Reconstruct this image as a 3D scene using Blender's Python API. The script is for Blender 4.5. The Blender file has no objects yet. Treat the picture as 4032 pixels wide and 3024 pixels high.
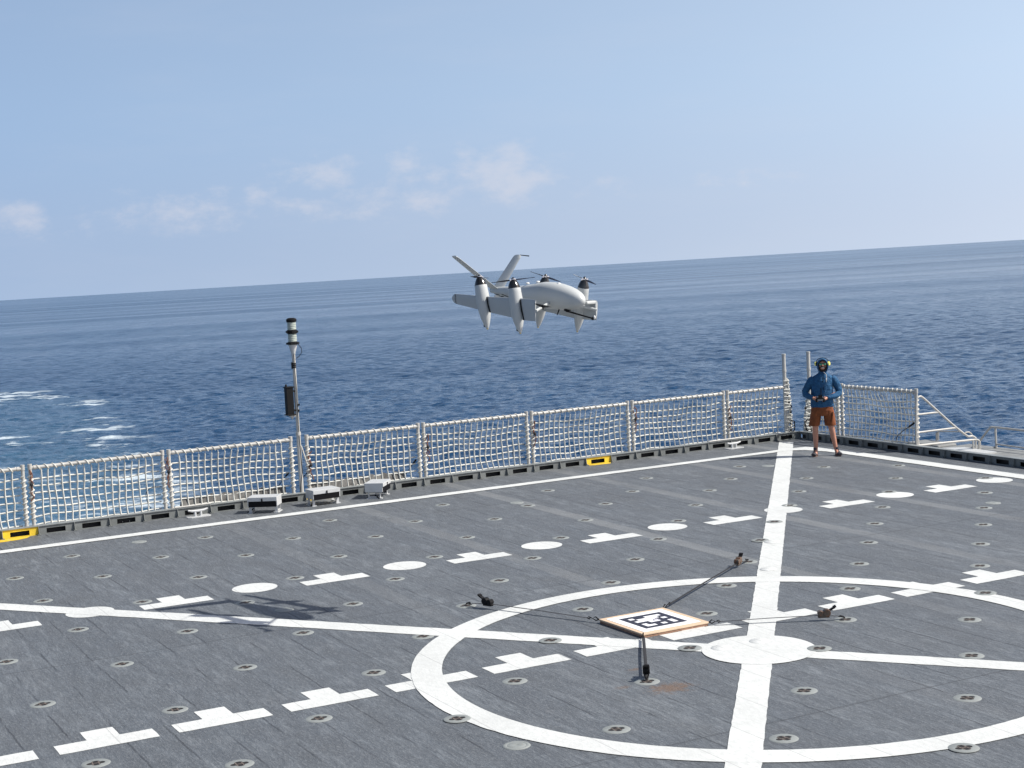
import bpy, bmesh, math, random
from math import radians as RAD, pi, sin, cos
from mathutils import Vector as V, Matrix, noise as mnoise
random.seed(7)
S = bpy.context.scene
COL = S.collection
# ------------------------------------------------------------------ camera
F_PX = 6252.9
RC = ((0.8859071, -0.4611565, -0.0500332), (-0.0829749, -0.0514227, -0.9952240), (0.4563811, 0.8858275, -0.0838201))
CAM = V((-4.7330, -21.5518, 4.1199))
cd = bpy.data.cameras.new('camera'); cam = bpy.data.objects.new('camera', cd); COL.objects.link(cam)
m = Matrix.Identity(4)
for r in range(3):
    m[r][0] = RC[0][r]; m[r][1] = -RC[1][r]; m[r][2] = -RC[2][r]; m[r][3] = CAM[r]
cam.matrix_world = m
cd.sensor_width = 36; cd.lens = F_PX / 4032 * 36; cd.clip_start = .1; cd.clip_end = 60000
S.camera = cam
SEA_UP = V((-.00266, .01492, .99989)).normalized()        # the ship lists a little: gravity's up in deck coordinates
# ------------------------------------------------------------------ light
SUN_AZ, SUN_EL = RAD(-34), RAD(46.5)
to_sun = V((cos(SUN_AZ) * cos(SUN_EL), sin(SUN_AZ) * cos(SUN_EL), sin(SUN_EL)))
ld = bpy.data.lights.new('sun', 'SUN'); ld.energy = 4.4; ld.angle = RAD(.5); ld.color = (1, .965, .9)
sun = bpy.data.objects.new('sun', ld); COL.objects.link(sun)
sun.rotation_euler = to_sun.to_track_quat('Z', 'Y').to_euler()
S.view_settings.view_transform = 'Standard'; S.view_settings.look = 'None'
S.view_settings.exposure = 0.5; S.view_settings.gamma = 1
S.cycles.max_bounces = 6
# ------------------------------------------------------------------ measuring helpers (a pixel of the 4032x3024 photograph -> a point on a real plane)
def ray(u, v):
    a = ((u - 2016) / F_PX, (v - 1512) / F_PX, 1)
    return V([sum(RC[k][c] * a[k] for k in range(3)) for c in range(3)]).normalized()
def dk(u, v, z=0.):
    d = ray(u, v); return CAM + d * ((z - CAM.z) / d.z)
def onp(u, v, P, N):
    d = ray(u, v); return CAM + d * ((V(P) - CAM).dot(V(N)) / d.dot(V(N)))
# ------------------------------------------------------------------ node helper
class NT:
    def __init__(s, tree): s.t = tree; tree.nodes.clear()
    def n(s, typ, **k):
        nd = s.t.nodes.new(typ); ins = k.pop('ins', {})
        for a, b in k.items(): setattr(nd, a, b)
        for a, b in ins.items(): s.set(nd, a, b)
        return nd
    def set(s, nd, a, b):
        sk = nd.inputs[a]
        if hasattr(b, 'is_output') or isinstance(b, bpy.types.NodeSocket): s.t.links.new(b, sk)
        elif isinstance(b, bpy.types.Node): s.t.links.new(b.outputs[0], sk)
        else: sk.default_value = b
    def math(s, op, a, b=0., c=None, clamp=False):
        nd = s.n('ShaderNodeMath', operation=op, use_clamp=clamp, ins={0: a, 1: b})
        if c is not None: s.set(nd, 2, c)
        return nd.outputs[0]
    def rng(s, v, a, b, c=0., d=1., smooth=False):
        return s.n('ShaderNodeMapRange', interpolation_type='SMOOTHSTEP' if smooth else 'LINEAR', ins={0: v, 1: a, 2: b, 3: c, 4: d}).outputs[0]
    def mix(s, f, a, b, mode='MIX'):
        nd = s.n('ShaderNodeMix', data_type='RGBA', blend_type=mode, clamp_factor=True, ins={0: f, 6: a, 7: b}); return nd.outputs[2]
    def noise(s, vec, scale, detail=4., rough=.55, **k):
        nd = s.n('ShaderNodeTexNoise', ins={'Vector': vec, 'Scale': scale, 'Detail': detail, 'Roughness': rough}, **k); return nd.outputs[0]
    def scale(s, vec, sc, loc=(0, 0, 0)):
        return s.n('ShaderNodeMapping', ins={'Vector': vec, 'Scale': sc, 'Location': loc}).outputs[0]
    def comb(s, x, y, z=0.): return s.n('ShaderNodeCombineXYZ', ins={0: x, 1: y, 2: z}).outputs[0]
def c4(c): return (c[0], c[1], c[2], 1)
# ------------------------------------------------------------------ sky
w = bpy.data.worlds.new('World'); S.world = w; w.use_nodes = True
T = NT(w.node_tree)
geo = T.n('ShaderNodeTexCoord').outputs['Generated']
q = SEA_UP.rotation_difference(V((0, 0, 1)))
rot = T.n('ShaderNodeVectorRotate', rotation_type='EULER_XYZ', ins={'Vector': geo, 'Rotation': tuple(q.to_euler())}).outputs[0]
sep = T.n('ShaderNodeSeparateXYZ', ins={0: rot})
zc = T.math('ADD', T.math('MULTIPLY', T.math('MAXIMUM', sep.outputs[2], 0.), .75), .25)
dirv = T.comb(sep.outputs[0], sep.outputs[1], zc)
sky = T.n('ShaderNodeTexSky', sky_type='NISHITA', sun_disc=False, sun_elevation=SUN_EL, sun_rotation=pi / 2 - SUN_AZ,
          altitude=0, air_density=1.0, dust_density=1.0, ozone_density=3.0, ins={'Vector': dirv}) if 'Vector' in [i.name for i in bpy.data.worlds['World'].node_tree.nodes.new('ShaderNodeTexSky').inputs] else None
az = T.math('ARCTAN2', sep.outputs[1], sep.outputs[0]); el = T.math('ARCSINE', sep.outputs[2])
cv = T.comb(T.math('MULTIPLY', az, 26.), T.math('MULTIPLY', el, 46.))
n1 = T.noise(cv, 1.5, 9., .62)
wisp = T.noise(T.comb(T.math('MULTIPLY', az, 9.), T.math('MULTIPLY', el, 40.)), 1., 6., .6)
acc = None
for (u, v, wx, wy, st) in [(70, 860, 130, 80, .8), (-200, 850, 200, 90, .6), (1000, 800, 60, 80, .62), (860, 760, 80, 70, .5), (1250, 690, 230, 100, .6), (1620, 650, 120, 70, .66), (1660, 700, 160, 60, .55), (1990, 690, 210, 120, .82), (1850, 610, 60, 60, .6),
                           (700, 830, 420, 90, .58), (1550, 790, 620, 90, .56), (2300, 740, 260, 70, .4), (2900, 712, 260, 40, .46), (4600, 760, 400, 80, .4)]:
    d = ray(u, v); d = q @ d
    a0, e0 = math.atan2(d.y, d.x), math.asin(d.z)
    gx = T.math('DIVIDE', T.math('SUBTRACT', az, a0), wx / F_PX); gy = T.math('DIVIDE', T.math('SUBTRACT', el, e0), wy / F_PX)
    g = T.math('EXPONENT', T.math('MULTIPLY', T.math('ADD', T.math('MULTIPLY', gx, gx), T.math('MULTIPLY', gy, gy)), -.8))
    g = T.math('MULTIPLY', g, st); acc = g if acc is None else T.math('MAXIMUM', acc, g)
cl = T.rng(T.math('ADD', T.math('MULTIPLY', acc, .62), T.math('SUBTRACT', n1, .5)), .17, .58, 0., 1., True)
cl = T.math('MULTIPLY', cl, .44)
thin = T.math('MULTIPLY', T.rng(wisp, .42, .75, 0., 1., True), .045)
skyc = T.mix(1., sky.outputs[0] if sky else (.5, .6, .8, 1), (1.06, .975, .965, 1), 'MULTIPLY')
skyc = T.mix(T.rng(el, .12, .0, 0., 1., True), skyc, T.mix(1., skyc, (.955, .875, .865, 1), 'MULTIPLY'), 'MIX')
sd = q @ to_sun
dot = T.n('ShaderNodeVectorMath', operation='DOT_PRODUCT', ins={0: rot, 1: tuple(sd)}).outputs['Value']
skyc = T.mix(1., skyc, T.mix(T.rng(dot, -.30, .22), (1.16, 1.12, 1.0, 1), (1.72, 1.46, 1.12, 1)), 'MULTIPLY')   # haze scatters more light towards the sun
skyc = T.mix(T.rng(el, .22, .75, 0., 1., True), skyc, T.mix(1., skyc, (.40, .45, .52, 1), 'MULTIPLY'))   # deeper blue overhead, dimmed out of view to weaken the skylight in shadows
CLOUD = (3.9, 3.85, 4.15, 1)
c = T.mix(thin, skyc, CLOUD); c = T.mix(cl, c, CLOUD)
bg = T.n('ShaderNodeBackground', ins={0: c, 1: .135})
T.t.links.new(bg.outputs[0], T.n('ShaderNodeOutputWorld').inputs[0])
# ------------------------------------------------------------------ materials
def mat(name, col, rough=.6, metal=0., var=.12, vscale=6., bump=0., bscale=60., col2=None, c2lo=.6, c2hi=.7, c2scale=8., stretch=(1, 1, 1), spec=.5, bdist=.01):
    mt = bpy.data.materials.new(name); mt.use_nodes = True; t = NT(mt.node_tree)
    oc = t.n('ShaderNodeTexCoord').outputs['Object']; oc = t.scale(oc, stretch)
    n = t.noise(oc, vscale, 5., .6)
    base = t.mix(t.rng(n, .3, .7), c4([x * (1 - var) for x in col]), c4([min(1, x * (1 + var)) for x in col]))
    if col2: base = t.mix(t.rng(t.noise(oc, c2scale, 6., .65), c2lo, c2hi, 0, 1, True), base, c4(col2))
    b = t.n('ShaderNodeBsdfPrincipled', ins={'Base Color': base, 'Roughness': rough, 'Metallic': metal, 'Specular IOR Level': spec})
    if bump: t.set(b, 'Normal', t.n('ShaderNodeBump', ins={'Strength': bump, 'Distance': bdist, 'Height': t.noise(oc, bscale, 3.)}))
    t.t.links.new(b.outputs[0], t.n('ShaderNodeOutputMaterial').inputs[0]); return mt
M = {}
M['coaming'] = mat('coaming_paint', (.15, .16, .155), .55, var=.2, col2=(.10, .085, .065), c2lo=.62, c2hi=.75, c2scale=5)
M['coaming_in'] = mat('gutter_dark', (.02, .02, .02), .8)
M['flange'] = mat('flange_paint', (.2, .215, .215), .5, var=.2)
M['yellow'] = mat('yellow_paint', (.72, .50, .03), .5, var=.2, col2=(.3, .22, .05), c2lo=.62, c2hi=.75)
M['rail'] = mat('rail_paint', (.43, .42, .39), .4, var=.12, col2=(.26, .17, .09), c2lo=.66, c2hi=.74, c2scale=12)
M['net'] = mat('net_webbing', (.53, .53, .49), .8, var=.15)
M['rope'] = mat('lashing_rope', (.58, .57, .52), .8, var=.25, col2=(.25, .13, .07), c2lo=.62, c2hi=.7, c2scale=10)
M['brownrope'] = mat('brown_rope', (.16, .07, .045), .8, var=.35)
M['black'] = mat('black_plastic', (.007, .007, .008), .65, var=.2, spec=.2)
M['blackcloth'] = mat('black_webbing', (.018, .018, .02), .8, var=.3)
M['ratchet'] = mat('ratchet_steel', (.11, .085, .065), .5, .3, var=.4, col2=(.16, .07, .035), c2lo=.5, c2hi=.6, c2scale=30)
M['lightbox'] = mat('lightbox_paint', (.46, .47, .47), .45, var=.07, col2=(.3, .27, .22), c2lo=.68, c2hi=.75, c2scale=14)
M['glassdark'] = mat('dark_glass', (.004, .004, .005), .5, var=.1, spec=.15)
M['tarp'] = mat('tarpaulin', (.115, .112, .105), .75, var=.5, vscale=14, stretch=(1, 1, .4))
M['wood'] = mat('plywood', (.60, .45, .31), .65, var=.12, vscale=10, stretch=(1, 12, 1), col2=(.42, .28, .17), c2lo=.6, c2hi=.75)
M['woodedge'] = mat('plywood_edge', (.30, .17, .11), .7, var=.3, vscale=30)
M['sheet'] = mat('printed_sheet', (.82, .83, .84), .5, var=.02)
M['ink'] = mat('black_ink', (.022, .02, .032), .5, var=.1)
M['greyink'] = mat('grey_ink', (.42, .40, .45), .5, var=.1)
M['tieplate'] = mat('tiedown_paint', (.225, .24, .232), .6, var=.14, col2=(.2, .17, .13), c2lo=.63, c2hi=.72, c2scale=30)
M['tieplate2'] = mat('tiedown_white', (.75, .77, .75), .6, var=.06)
M['tieplate0'] = mat('tiedown_deckgrey', (.20, .21, .205), .7, var=.14)
M['recess'] = mat('tiedown_cup', (.012, .010, .010), .8, var=.4, vscale=40, col2=(.05, .025, .015), c2lo=.62, c2hi=.72, c2scale=40)
M['bar'] = mat('tiedown_bar', (.13, .105, .09), .7, var=.35, vscale=40)
M['drone'] = mat('drone_skin', (.45, .465, .46), .38, var=.03, vscale=2)
M['drone2'] = mat('drone_panel', (.40, .415, .415), .45, var=.03)
M['dronewhite'] = mat('drone_white', (.7, .7, .68), .4, var=.04)
M['spinner'] = mat('gloss_black', (.012, .012, .012), .16, var=.1, spec=.7)
M['blade'] = mat('carbon_blade', (.014, .017, .03), .35, var=.1)
M['bladelight'] = mat('blade_light', (.30, .31, .33), .4, var=.1)
M['hubmetal'] = mat('hub_metal', (.75, .72, .74), .25, .6, var=.1)
M['gold'] = mat('foot_tip', (.5, .36, .1), .5, var=.3)
M['hoodie'] = mat('hoodie_fabric', (.008, .070, .165), .85, var=.25, vscale=18, bump=.9, bscale=11, bdist=.05)
M['hoodie2'] = mat('hoodie_lining', (.035, .12, .22), .85, var=.2)
M['shorts'] = mat('shorts_fabric', (.175, .047, .010), .85, var=.25, vscale=16, bump=.5, bscale=14)
M['skin'] = mat('skin', (.44, .21, .14), .5, var=.1, vscale=25)
M['beard'] = mat('beard', (.03, .018, .012), .9, var=.3)
M['shoe'] = mat('shoe', (.035, .032, .04), .7, var=.3)
M['sole'] = mat('shoe_sole', (.16, .10, .08), .7)
M['lens'] = mat('mirrored_lens', (.10, .30, .20), .1, .7, var=.5, vscale=30)
M['yellowcup'] = mat('earmuff_yellow', (.85, .78, .18), .5, var=.06)
M['silver'] = mat('controller_face', (.3, .3, .3), .4, .3)
M['lanternglass'] = mat('fresnel_glass', (.36, .40, .36), .12, var=.25, vscale=20, stretch=(1, 1, 5))
M['teeth'] = mat('teeth', (.7, .62, .55), .4)
M['mouth'] = mat('lips', (.25, .08, .06), .5)
M['green'] = mat('green_badge', (.05, .25, .15), .6)
M['hull'] = mat('hull_paint', (.28, .29, .3), .5, var=.1)
M['catwalk'] = mat('catwalk_paint', (.2, .205, .2), .6, var=.2)
M['rust'] = mat('rusty_steel', (.14, .075, .05), .8, var=.4, vscale=40)

def paint_mat(name, col, yellow=False):
    mt = bpy.data.materials.new(name); mt.use_nodes = True; t = NT(mt.node_tree)
    oc = t.n('ShaderNodeTexCoord').outputs['Object']; s = t.n('ShaderNodeSeparateXYZ', ins={0: oc})
    big = t.noise(oc, .9, 5., .6); fine = t.noise(t.scale(oc, (26, 9, 1)), 1., 5., .7)
    base = t.mix(t.rng(big, .35, .65), c4([x * .86 for x in col]), c4([x * 1.04 for x in col]))
    base = t.mix(t.math('MULTIPLY', t.rng(fine, .40, .62), .5), base, c4([x * .66 for x in col]))
    # the lap joints of the coating show through: alternating brighter strips running fore and aft
    lane = t.math('FLOOR', t.math('DIVIDE', s.outputs[0], .565)); wn = t.n('ShaderNodeTexWhiteNoise', noise_dimensions='1D', ins={1: lane}).outputs[0]
    base = t.mix(t.math('MULTIPLY', wn, .35), base, c4([x * .8 for x in col]))
    edge = t.math('LESS_THAN', t.math('FRACT', t.math('DIVIDE', s.outputs[0], .565)), .02)
    base = t.mix(t.math('MULTIPLY', edge, .5), base, (.3, .3, .3, 1))
    scuff = t.rng(t.noise(t.scale(oc, (3, 9, 1)), 1., 8., .75), .66, .74, 0, 1, True)
    base = t.mix(t.math('MULTIPLY', scuff, .4), base, (.35, .35, .34, 1))
    b = t.n('ShaderNodeBsdfPrincipled', ins={'Base Color': base, 'Roughness': .75, 'Specular IOR Level': .3})
    t.set(b, 'Normal', t.n('ShaderNodeBump', ins={'Strength': .5, 'Distance': .006, 'Height': t.noise(t.scale(oc, (60, 22, 1)), 1., 4., .7)}))
    t.t.links.new(b.outputs[0], t.n('ShaderNodeOutputMaterial').inputs[0]); return mt
M['white'] = paint_mat('white_deck_paint', (.64, .655, .64))
M['ypaint'] = paint_mat('yellow_deck_paint', (.72, .50, .05))

def deck_mat():
    mt = bpy.data.materials.new('nonskid_deck'); mt.use_nodes = True; t = NT(mt.node_tree)
    oc = t.n('ShaderNodeTexCoord').outputs['Object']; s = t.n('ShaderNodeSeparateXYZ', ins={0: oc})
    wob = t.math('MULTIPLY', t.math('SUBTRACT', t.noise(t.scale(oc, (.5, 1.3, 1)), 1., 5., .7), .5), .09)
    x = t.math('ADD', s.outputs[0], wob); y = s.outputs[1]
    big = t.noise(oc, .28, 6., .6); mid = t.noise(t.scale(oc, (2.2, .9, 1)), 1., 7., .65)
    streak = t.noise(t.scale(oc, (24, 3.2, 1)), 1., 6., .72)
    grit = t.noise(t.scale(oc, (45, 16, 1)), 1., 3., .8)
    st3 = t.noise(t.scale(oc, (3.6, .55, 1), (2, 8, 0)), 1., 8., .7)
    blot = t.noise(t.scale(oc, (.75, .6, 1), (9, 4, 0)), 1., 8., .66)
    st2 = t.noise(t.scale(oc, (9, 2.0, 1), (5, 5, 0)), 1., 7., .75)
    base = t.mix(t.rng(big, .3, .7), (.152, .167, .180, 1), (.192, .208, .222, 1))
    base = t.mix(t.rng(mid, .3, .72), base, t.mix(1., base, (.80, .81, .83, 1), 'MULTIPLY'))
    lane = t.math('FLOOR', t.math('DIVIDE', x, .41)); yl = t.math('FLOOR', t.math('DIVIDE', t.math('ADD', y, 4.68), 6.0))
    wn = t.n('ShaderNodeTexWhiteNoise', noise_dimensions='2D', ins={0: t.comb(lane, yl)}).outputs[0]
    base = t.mix(t.rng(wn, 0, 1, 0, 1.), base, t.mix(1., base, (.80, .81, .83, 1), 'MULTIPLY'))
    base = t.mix(t.rng(streak, .40, .66, 0, .9), base, (.055, .062, .070, 1))
    base = t.mix(t.rng(st2, .44, .66, 0, .8), base, (.075, .082, .09, 1))
    base = t.mix(t.rng(st2, .46, .30, 0, .6), base, (.20, .212, .222, 1))
    base = t.mix(t.rng(st3, .42, .64, 0, .8), base, (.078, .085, .094, 1))
    base = t.mix(t.rng(blot, .56, .70, 0, .38, True), base, (.07, .072, .074, 1))
    base = t.mix(t.rng(grit, .50, .74, 0, .5), base, (.25, .262, .27, 1))
    # weld / lap lines between lanes, broken up
    fx = t.math('FRACT', t.math('DIVIDE', x, .41)); ln = t.math('LESS_THAN', fx, .045)
    brk = t.rng(t.noise(t.scale(oc, (2.4, .8, 1), (7, 3, 0)), 1., 4., .6), .46, .56)
    base = t.mix(t.math('MULTIPLY', t.math('MULTIPLY', ln, brk), .7), base, (.03, .032, .036, 1))
    # lighter lap strips every 2.25 m
    sx = t.math('ABSOLUTE', t.math('SUBTRACT', t.math('MODULO', t.math('ADD', t.math('SUBTRACT', x, 4.85), 22.5 + 1.125), 2.25), 1.125))
    st = t.math('MULTIPLY', t.math('LESS_THAN', sx, .125), t.rng(t.noise(oc, .8, 4.), .3, .55, .25, .8))
    st = t.math('MULTIPLY', st, t.math('MULTIPLY', t.rng(y, -9.5, -4.0, .3, 1.), t.rng(x, 1.5, 6.5, .12, 1.)))
    base = t.mix(t.math('MULTIPLY', st, .6), base, (.215, .22, .22, 1))
    # cross seams
    for yy in (-4.68, -10.72, 1.45):
        se = t.math('LESS_THAN', t.math('ABSOLUTE', t.math('SUBTRACT', t.math('ADD', y, wob), yy)), .014)
        base = t.mix(t.math('MULTIPLY', se, .55), base, (.045, .047, .05, 1))
    # pale scuff patches and rust stains
    sc = t.rng(t.noise(t.scale(oc, (1.3, 2.1, 1), (3, 1, 0)), 1., 9., .72), .64, .76, 0, .5, True)
    base = t.mix(sc, base, (.25, .25, .24, 1))
    for (u, v, rx, ry, k) in [(2642, 2708, .27, .2, .6), (2502, 2636, .10, .05, .5), (2455, 2707, .12, .06, .35)]:
        p = dk(u, v)
        dx = t.math('DIVIDE', t.math('SUBTRACT', s.outputs[0], p.x), rx); dy = t.math('DIVIDE', t.math('SUBTRACT', s.outputs[1], p.y), ry)
        r = t.math('SQRT', t.math('ADD', t.math('MULTIPLY', dx, dx), t.math('MULTIPLY', dy, dy)))
        r = t.math('ADD', r, t.math('MULTIPLY', t.math('SUBTRACT', t.noise(oc, 11., 8., .85), .5), 4.))
        base = t.mix(t.math('MULTIPLY', t.rng(r, .25, 1., 1., 0., True), k), base, (.16, .085, .035, 1))
    b = t.n('ShaderNodeBsdfPrincipled', ins={'Base Color': base, 'Roughness': t.rng(mid, .3, .7, .52, .68), 'Specular IOR Level': .55})
    h = t.math('ADD', t.math('MULTIPLY', streak, .7), t.math('MULTIPLY', grit, .9))
    t.set(b, 'Normal', t.n('ShaderNodeBump', ins={'Strength': .8, 'Distance': .012, 'Height': h}))
    t.t.links.new(b.outputs[0], t.n('ShaderNodeOutputMaterial').inputs[0]); return mt
M['deck'] = deck_mat()

def sea_frame():
    n = SEA_UP; yax = V((0, 1, 0)); yax = (yax - n * yax.dot(n)).normalized(); xax = yax.cross(n).normalized()
    return xax, yax, n
def sea_mat():
    mt = bpy.data.materials.new('ocean_water'); mt.use_nodes = True; t = NT(mt.node_tree)
    oc = t.n('ShaderNodeTexCoord').outputs['Object']
    rt = t.n('ShaderNodeVectorRotate', rotation_type='Z_AXIS', ins={'Vector': oc, 'Angle': RAD(27.)}).outputs[0]   # wave crests lie about across the line of sight
    s = t.n('ShaderNodeSeparateXYZ', ins={0: oc}); sx, sy = s.outputs[0], s.outputs[1]
    sr = t.n('ShaderNodeSeparateXYZ', ins={0: rt})
    dist = t.math('SQRT', t.math('ADD', t.math('POWER', t.math('SUBTRACT', sx, CAM.x), 2), t.math('POWER', t.math('SUBTRACT', sy, CAM.y), 2)))
    # waves: chop, sea, swell
    chop = t.noise(t.scale(rt, (.7, 1.0, 1)), 1., 3., .6)
    seaw = t.noise(t.scale(rt, (.24, .060, 1)), 1., 4., .65)
    mids = t.noise(t.scale(rt, (.060, .013, 1)), 1., 5., .68)
    swell = t.noise(t.scale(rt, (.012, .035, 1)), 1., 3., .5)
    wind = t.noise(t.scale(rt, (.0012, .009, 1)), 1., 4., .6)
    h = t.math('ADD', t.math('MULTIPLY', chop, .42), t.math('MULTIPLY', t.rng(dist, 350., 1300., 0., 1.), t.math('ADD', t.math('MULTIPLY', seaw, 2.6), t.math('MULTIPLY', mids, 8.0))))
    bp = t.n('ShaderNodeBump', ins={'Strength': t.rng(dist, 200., 4500., 1., .3), 'Distance': 1., 'Height': h})
    # foam of the wake (left of the ship's rail)
    fr = t.math('ADD', sx, t.math('MULTIPLY', t.math('SUBTRACT', t.noise(t.scale(oc, (.035, .035, 1)), 1., 5., .65), .5), 26.))
    edge = t.math('ADD', 14., t.math('MULTIPLY', sy, .145))
    wk = t.rng(t.math('SUBTRACT', edge, fr), -7., 9., 0., 1., True)
    wk = t.math('MULTIPLY', wk, t.rng(sy, 290., 215., 0., 1., True))
    churn = t.noise(t.scale(rt, (.045, .15, 1), (4, 9, 0)), 1., 9., .72)
    churn2 = t.noise(t.scale(rt, (.022, .12, 1), (1, 2, 0)), 1., 6., .6)
    near = t.rng(sy, 190., 95., 0., 1.)
    foam = t.rng(t.math('ADD', churn, t.math('MULTIPLY', t.math('SUBTRACT', churn2, .5), .9)), t.math('SUBTRACT', .64, t.math('MULTIPLY', near, .10)), .72, 0., 1., True)
    rim = t.rng(t.math('ABSOLUTE', t.math('SUBTRACT', wk, .55)), 0., .45, .10, 0.)
    foam2 = t.rng(t.math('ADD', churn, rim), .60, .68, 0., 1., True)
    foam = t.math('MULTIPLY', t.math('MAXIMUM', foam, t.math('MULTIPLY', foam2, .8)), t.rng(wk, .1, .5, 0., 1.), clamp=True)
    aer = t.math('MULTIPLY', wk, t.math('ADD', .34, t.math('MULTIPLY', near, .30)), clamp=True)
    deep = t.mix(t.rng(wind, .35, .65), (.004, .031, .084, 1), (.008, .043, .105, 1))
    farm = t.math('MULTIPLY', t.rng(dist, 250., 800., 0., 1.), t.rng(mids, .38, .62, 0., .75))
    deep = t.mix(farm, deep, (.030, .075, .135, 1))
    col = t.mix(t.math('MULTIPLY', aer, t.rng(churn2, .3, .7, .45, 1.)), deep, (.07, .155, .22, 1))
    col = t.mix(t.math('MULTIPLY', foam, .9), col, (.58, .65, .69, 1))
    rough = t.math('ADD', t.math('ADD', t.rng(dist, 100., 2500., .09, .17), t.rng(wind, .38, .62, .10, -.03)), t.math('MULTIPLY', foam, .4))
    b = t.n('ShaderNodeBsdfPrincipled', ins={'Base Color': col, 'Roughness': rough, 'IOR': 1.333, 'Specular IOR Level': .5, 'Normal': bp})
    t.t.links.new(b.outputs[0], t.n('ShaderNodeOutputMaterial').inputs[0]); return mt
M['sea'] = sea_mat()
# ------------------------------------------------------------------ mesh building
class MB:
    def __init__(s): s.v = []; s.f = []
    def add(s, vs, fs):
        o = len(s.v); s.v += [V(p) for p in vs]; s.f += [tuple(i + o for i in f) for f in fs]; return s
    def box(s, c, d, R=None):
        c = V(c); x, y, z = d[0] / 2, d[1] / 2, d[2] / 2
        vs = [V((a * x, b * y, e * z)) for a in (-1, 1) for b in (-1, 1) for e in (-1, 1)]
        if R is not None: vs = [R @ p for p in vs]
        return s.add([c + p for p in vs], [(0, 1, 3, 2), (4, 6, 7, 5), (0, 4, 5, 1), (2, 3, 7, 6), (0, 2, 6, 4), (1, 5, 7, 3)])
    def prism(s, poly, z0, z1):
        n = len(poly); vs = [V((p[0], p[1], z0)) for p in poly] + [V((p[0], p[1], z1)) for p in poly]
        return s.add(vs, [tuple(range(n))[::-1], tuple(range(n, 2 * n))] + [(i, (i + 1) % n, n + (i + 1) % n, n + i) for i in range(n)])
    def extrude(s, poly, d):
        n = len(poly); d = V(d); vs = [V(p) for p in poly] + [V(p) + d for p in poly]
        return s.add(vs, [tuple(range(n))[::-1], tuple(range(n, 2 * n))] + [(i, (i + 1) % n, n + (i + 1) % n, n + i) for i in range(n)])
    def loft(s, rings, caps=True):
        n = len(rings[0]); vs = [p for r in rings for p in r]; fs = []
        for k in range(len(rings) - 1):
            for i in range(n): fs.append((k * n + i, k * n + (i + 1) % n, (k + 1) * n + (i + 1) % n, (k + 1) * n + i))
        if caps: fs += [tuple(range(n))[::-1], tuple((len(rings) - 1) * n + i for i in range(n))]
        return s.add(vs, fs)
    def tube(s, pts, r, n=8, flat=1., up=None):
        pts = [V(p) for p in pts]; rs = r if isinstance(r, (list, tuple)) else [r] * len(pts); rings = []; pu = None
        for i, p in enumerate(pts):
            t = (pts[min(i + 1, len(pts) - 1)] - pts[max(i - 1, 0)])
            t = t.normalized() if t.length > 1e-9 else V((0, 0, 1))
            if pu is None:
                u = V(up) if up else (V((0, 0, 1)) if abs(t.z) < .9 else V((1, 0, 0)))
            else: u = pu
            u = (u - t * u.dot(t)).normalized(); pu = u; w_ = t.cross(u)
            rings.append([p + (w_ * cos(2 * pi * k / n) + u * sin(2 * pi * k / n) * flat) * rs[i] for k in range(n)])
        return s.loft(rings)
    def lathe(s, prof, o=(0, 0, 0), ax=(0, 0, 1), n=24, e1=None, sq=1.):
        o = V(o); ax = V(ax).normalized(); e = V(e1) if e1 else (V((1, 0, 0)) if abs(ax.x) < .9 else V((0, 1, 0)))
        e = (e - ax * e.dot(ax)).normalized(); g = ax.cross(e)
        return s.loft([[o + ax * z + (e * cos(2 * pi * k / n) + g * sin(2 * pi * k / n) * sq) * max(r, 1e-4) for k in range(n)] for z, r in prof])
    def ell(s, c, r, R=None, n=14, m_=9):
        c = V(c); rings = []
        for j in range(m_ + 1):
            a = -pi / 2 + pi * j / m_; ring = []
            for k in range(n):
                p = V((cos(a) * cos(2 * pi * k / n) * r[0], cos(a) * sin(2 * pi * k / n) * r[1], sin(a) * r[2]))
                if abs(cos(a)) < 1e-6: p += V((cos(2 * pi * k / n), sin(2 * pi * k / n), 0)) * 1e-4
                ring.append(c + (R @ p if R is not None else p))
            rings.append(ring)
        return s.loft(rings)
    def build(s, name, mt, parent=None, smooth=True, bevel=0., **props):
        me = bpy.data.meshes.new(name); me.from_pydata([tuple(v) for v in s.v], [], s.f); me.validate()
        bm = bmesh.new(); bm.from_mesh(me); bmesh.ops.recalc_face_normals(bm, faces=bm.faces); bm.to_mesh(me); bm.free()
        me.materials.append(M[mt] if isinstance(mt, str) else mt)
        if smooth:
            me.polygons.foreach_set('use_smooth', [True] * len(me.polygons))
            try: me.set_sharp_from_angle(angle=RAD(40))
            except Exception: pass
        o = bpy.data.objects.new(name, me); COL.objects.link(o)
        if parent is not None:
            o.parent = parent; o.matrix_parent_inverse = parent.matrix_world.inverted() if False else Matrix.Identity(4)
        if bevel:
            b = o.modifiers.new('bevel', 'BEVEL'); b.width = bevel; b.segments = 2; b.limit_method = 'ANGLE'
        for k, v_ in props.items(): o[k] = v_
        return o
def tag(o, label=None, cat=None, group=None, kind=None):
    for k, v_ in (('label', label), ('category', cat), ('group', group), ('kind', kind)):
        if v_: o[k] = v_
    return o
def thing(name, loc, label, cat, group=None, rz=0.):
    o = bpy.data.objects.new(name, None); COL.objects.link(o); o.location = loc; o.rotation_euler = (0, 0, rz); o.empty_display_size = .1
    return tag(o, label, cat, group)
def shift(mb, loc):      # world-built mesh -> local to a thing at loc
    loc = V(loc); mb.v = [p - loc for p in mb.v]; return mb
ORD = ['', 'first', 'second', 'third', 'fourth', 'fifth', 'sixth', 'seventh', 'eighth', 'ninth', 'tenth', 'eleventh', 'twelfth', 'thirteenth', 'fourteenth', 'fifteenth', 'sixteenth', 'seventeenth', 'eighteenth', 'nineteenth', 'twentieth']
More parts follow.
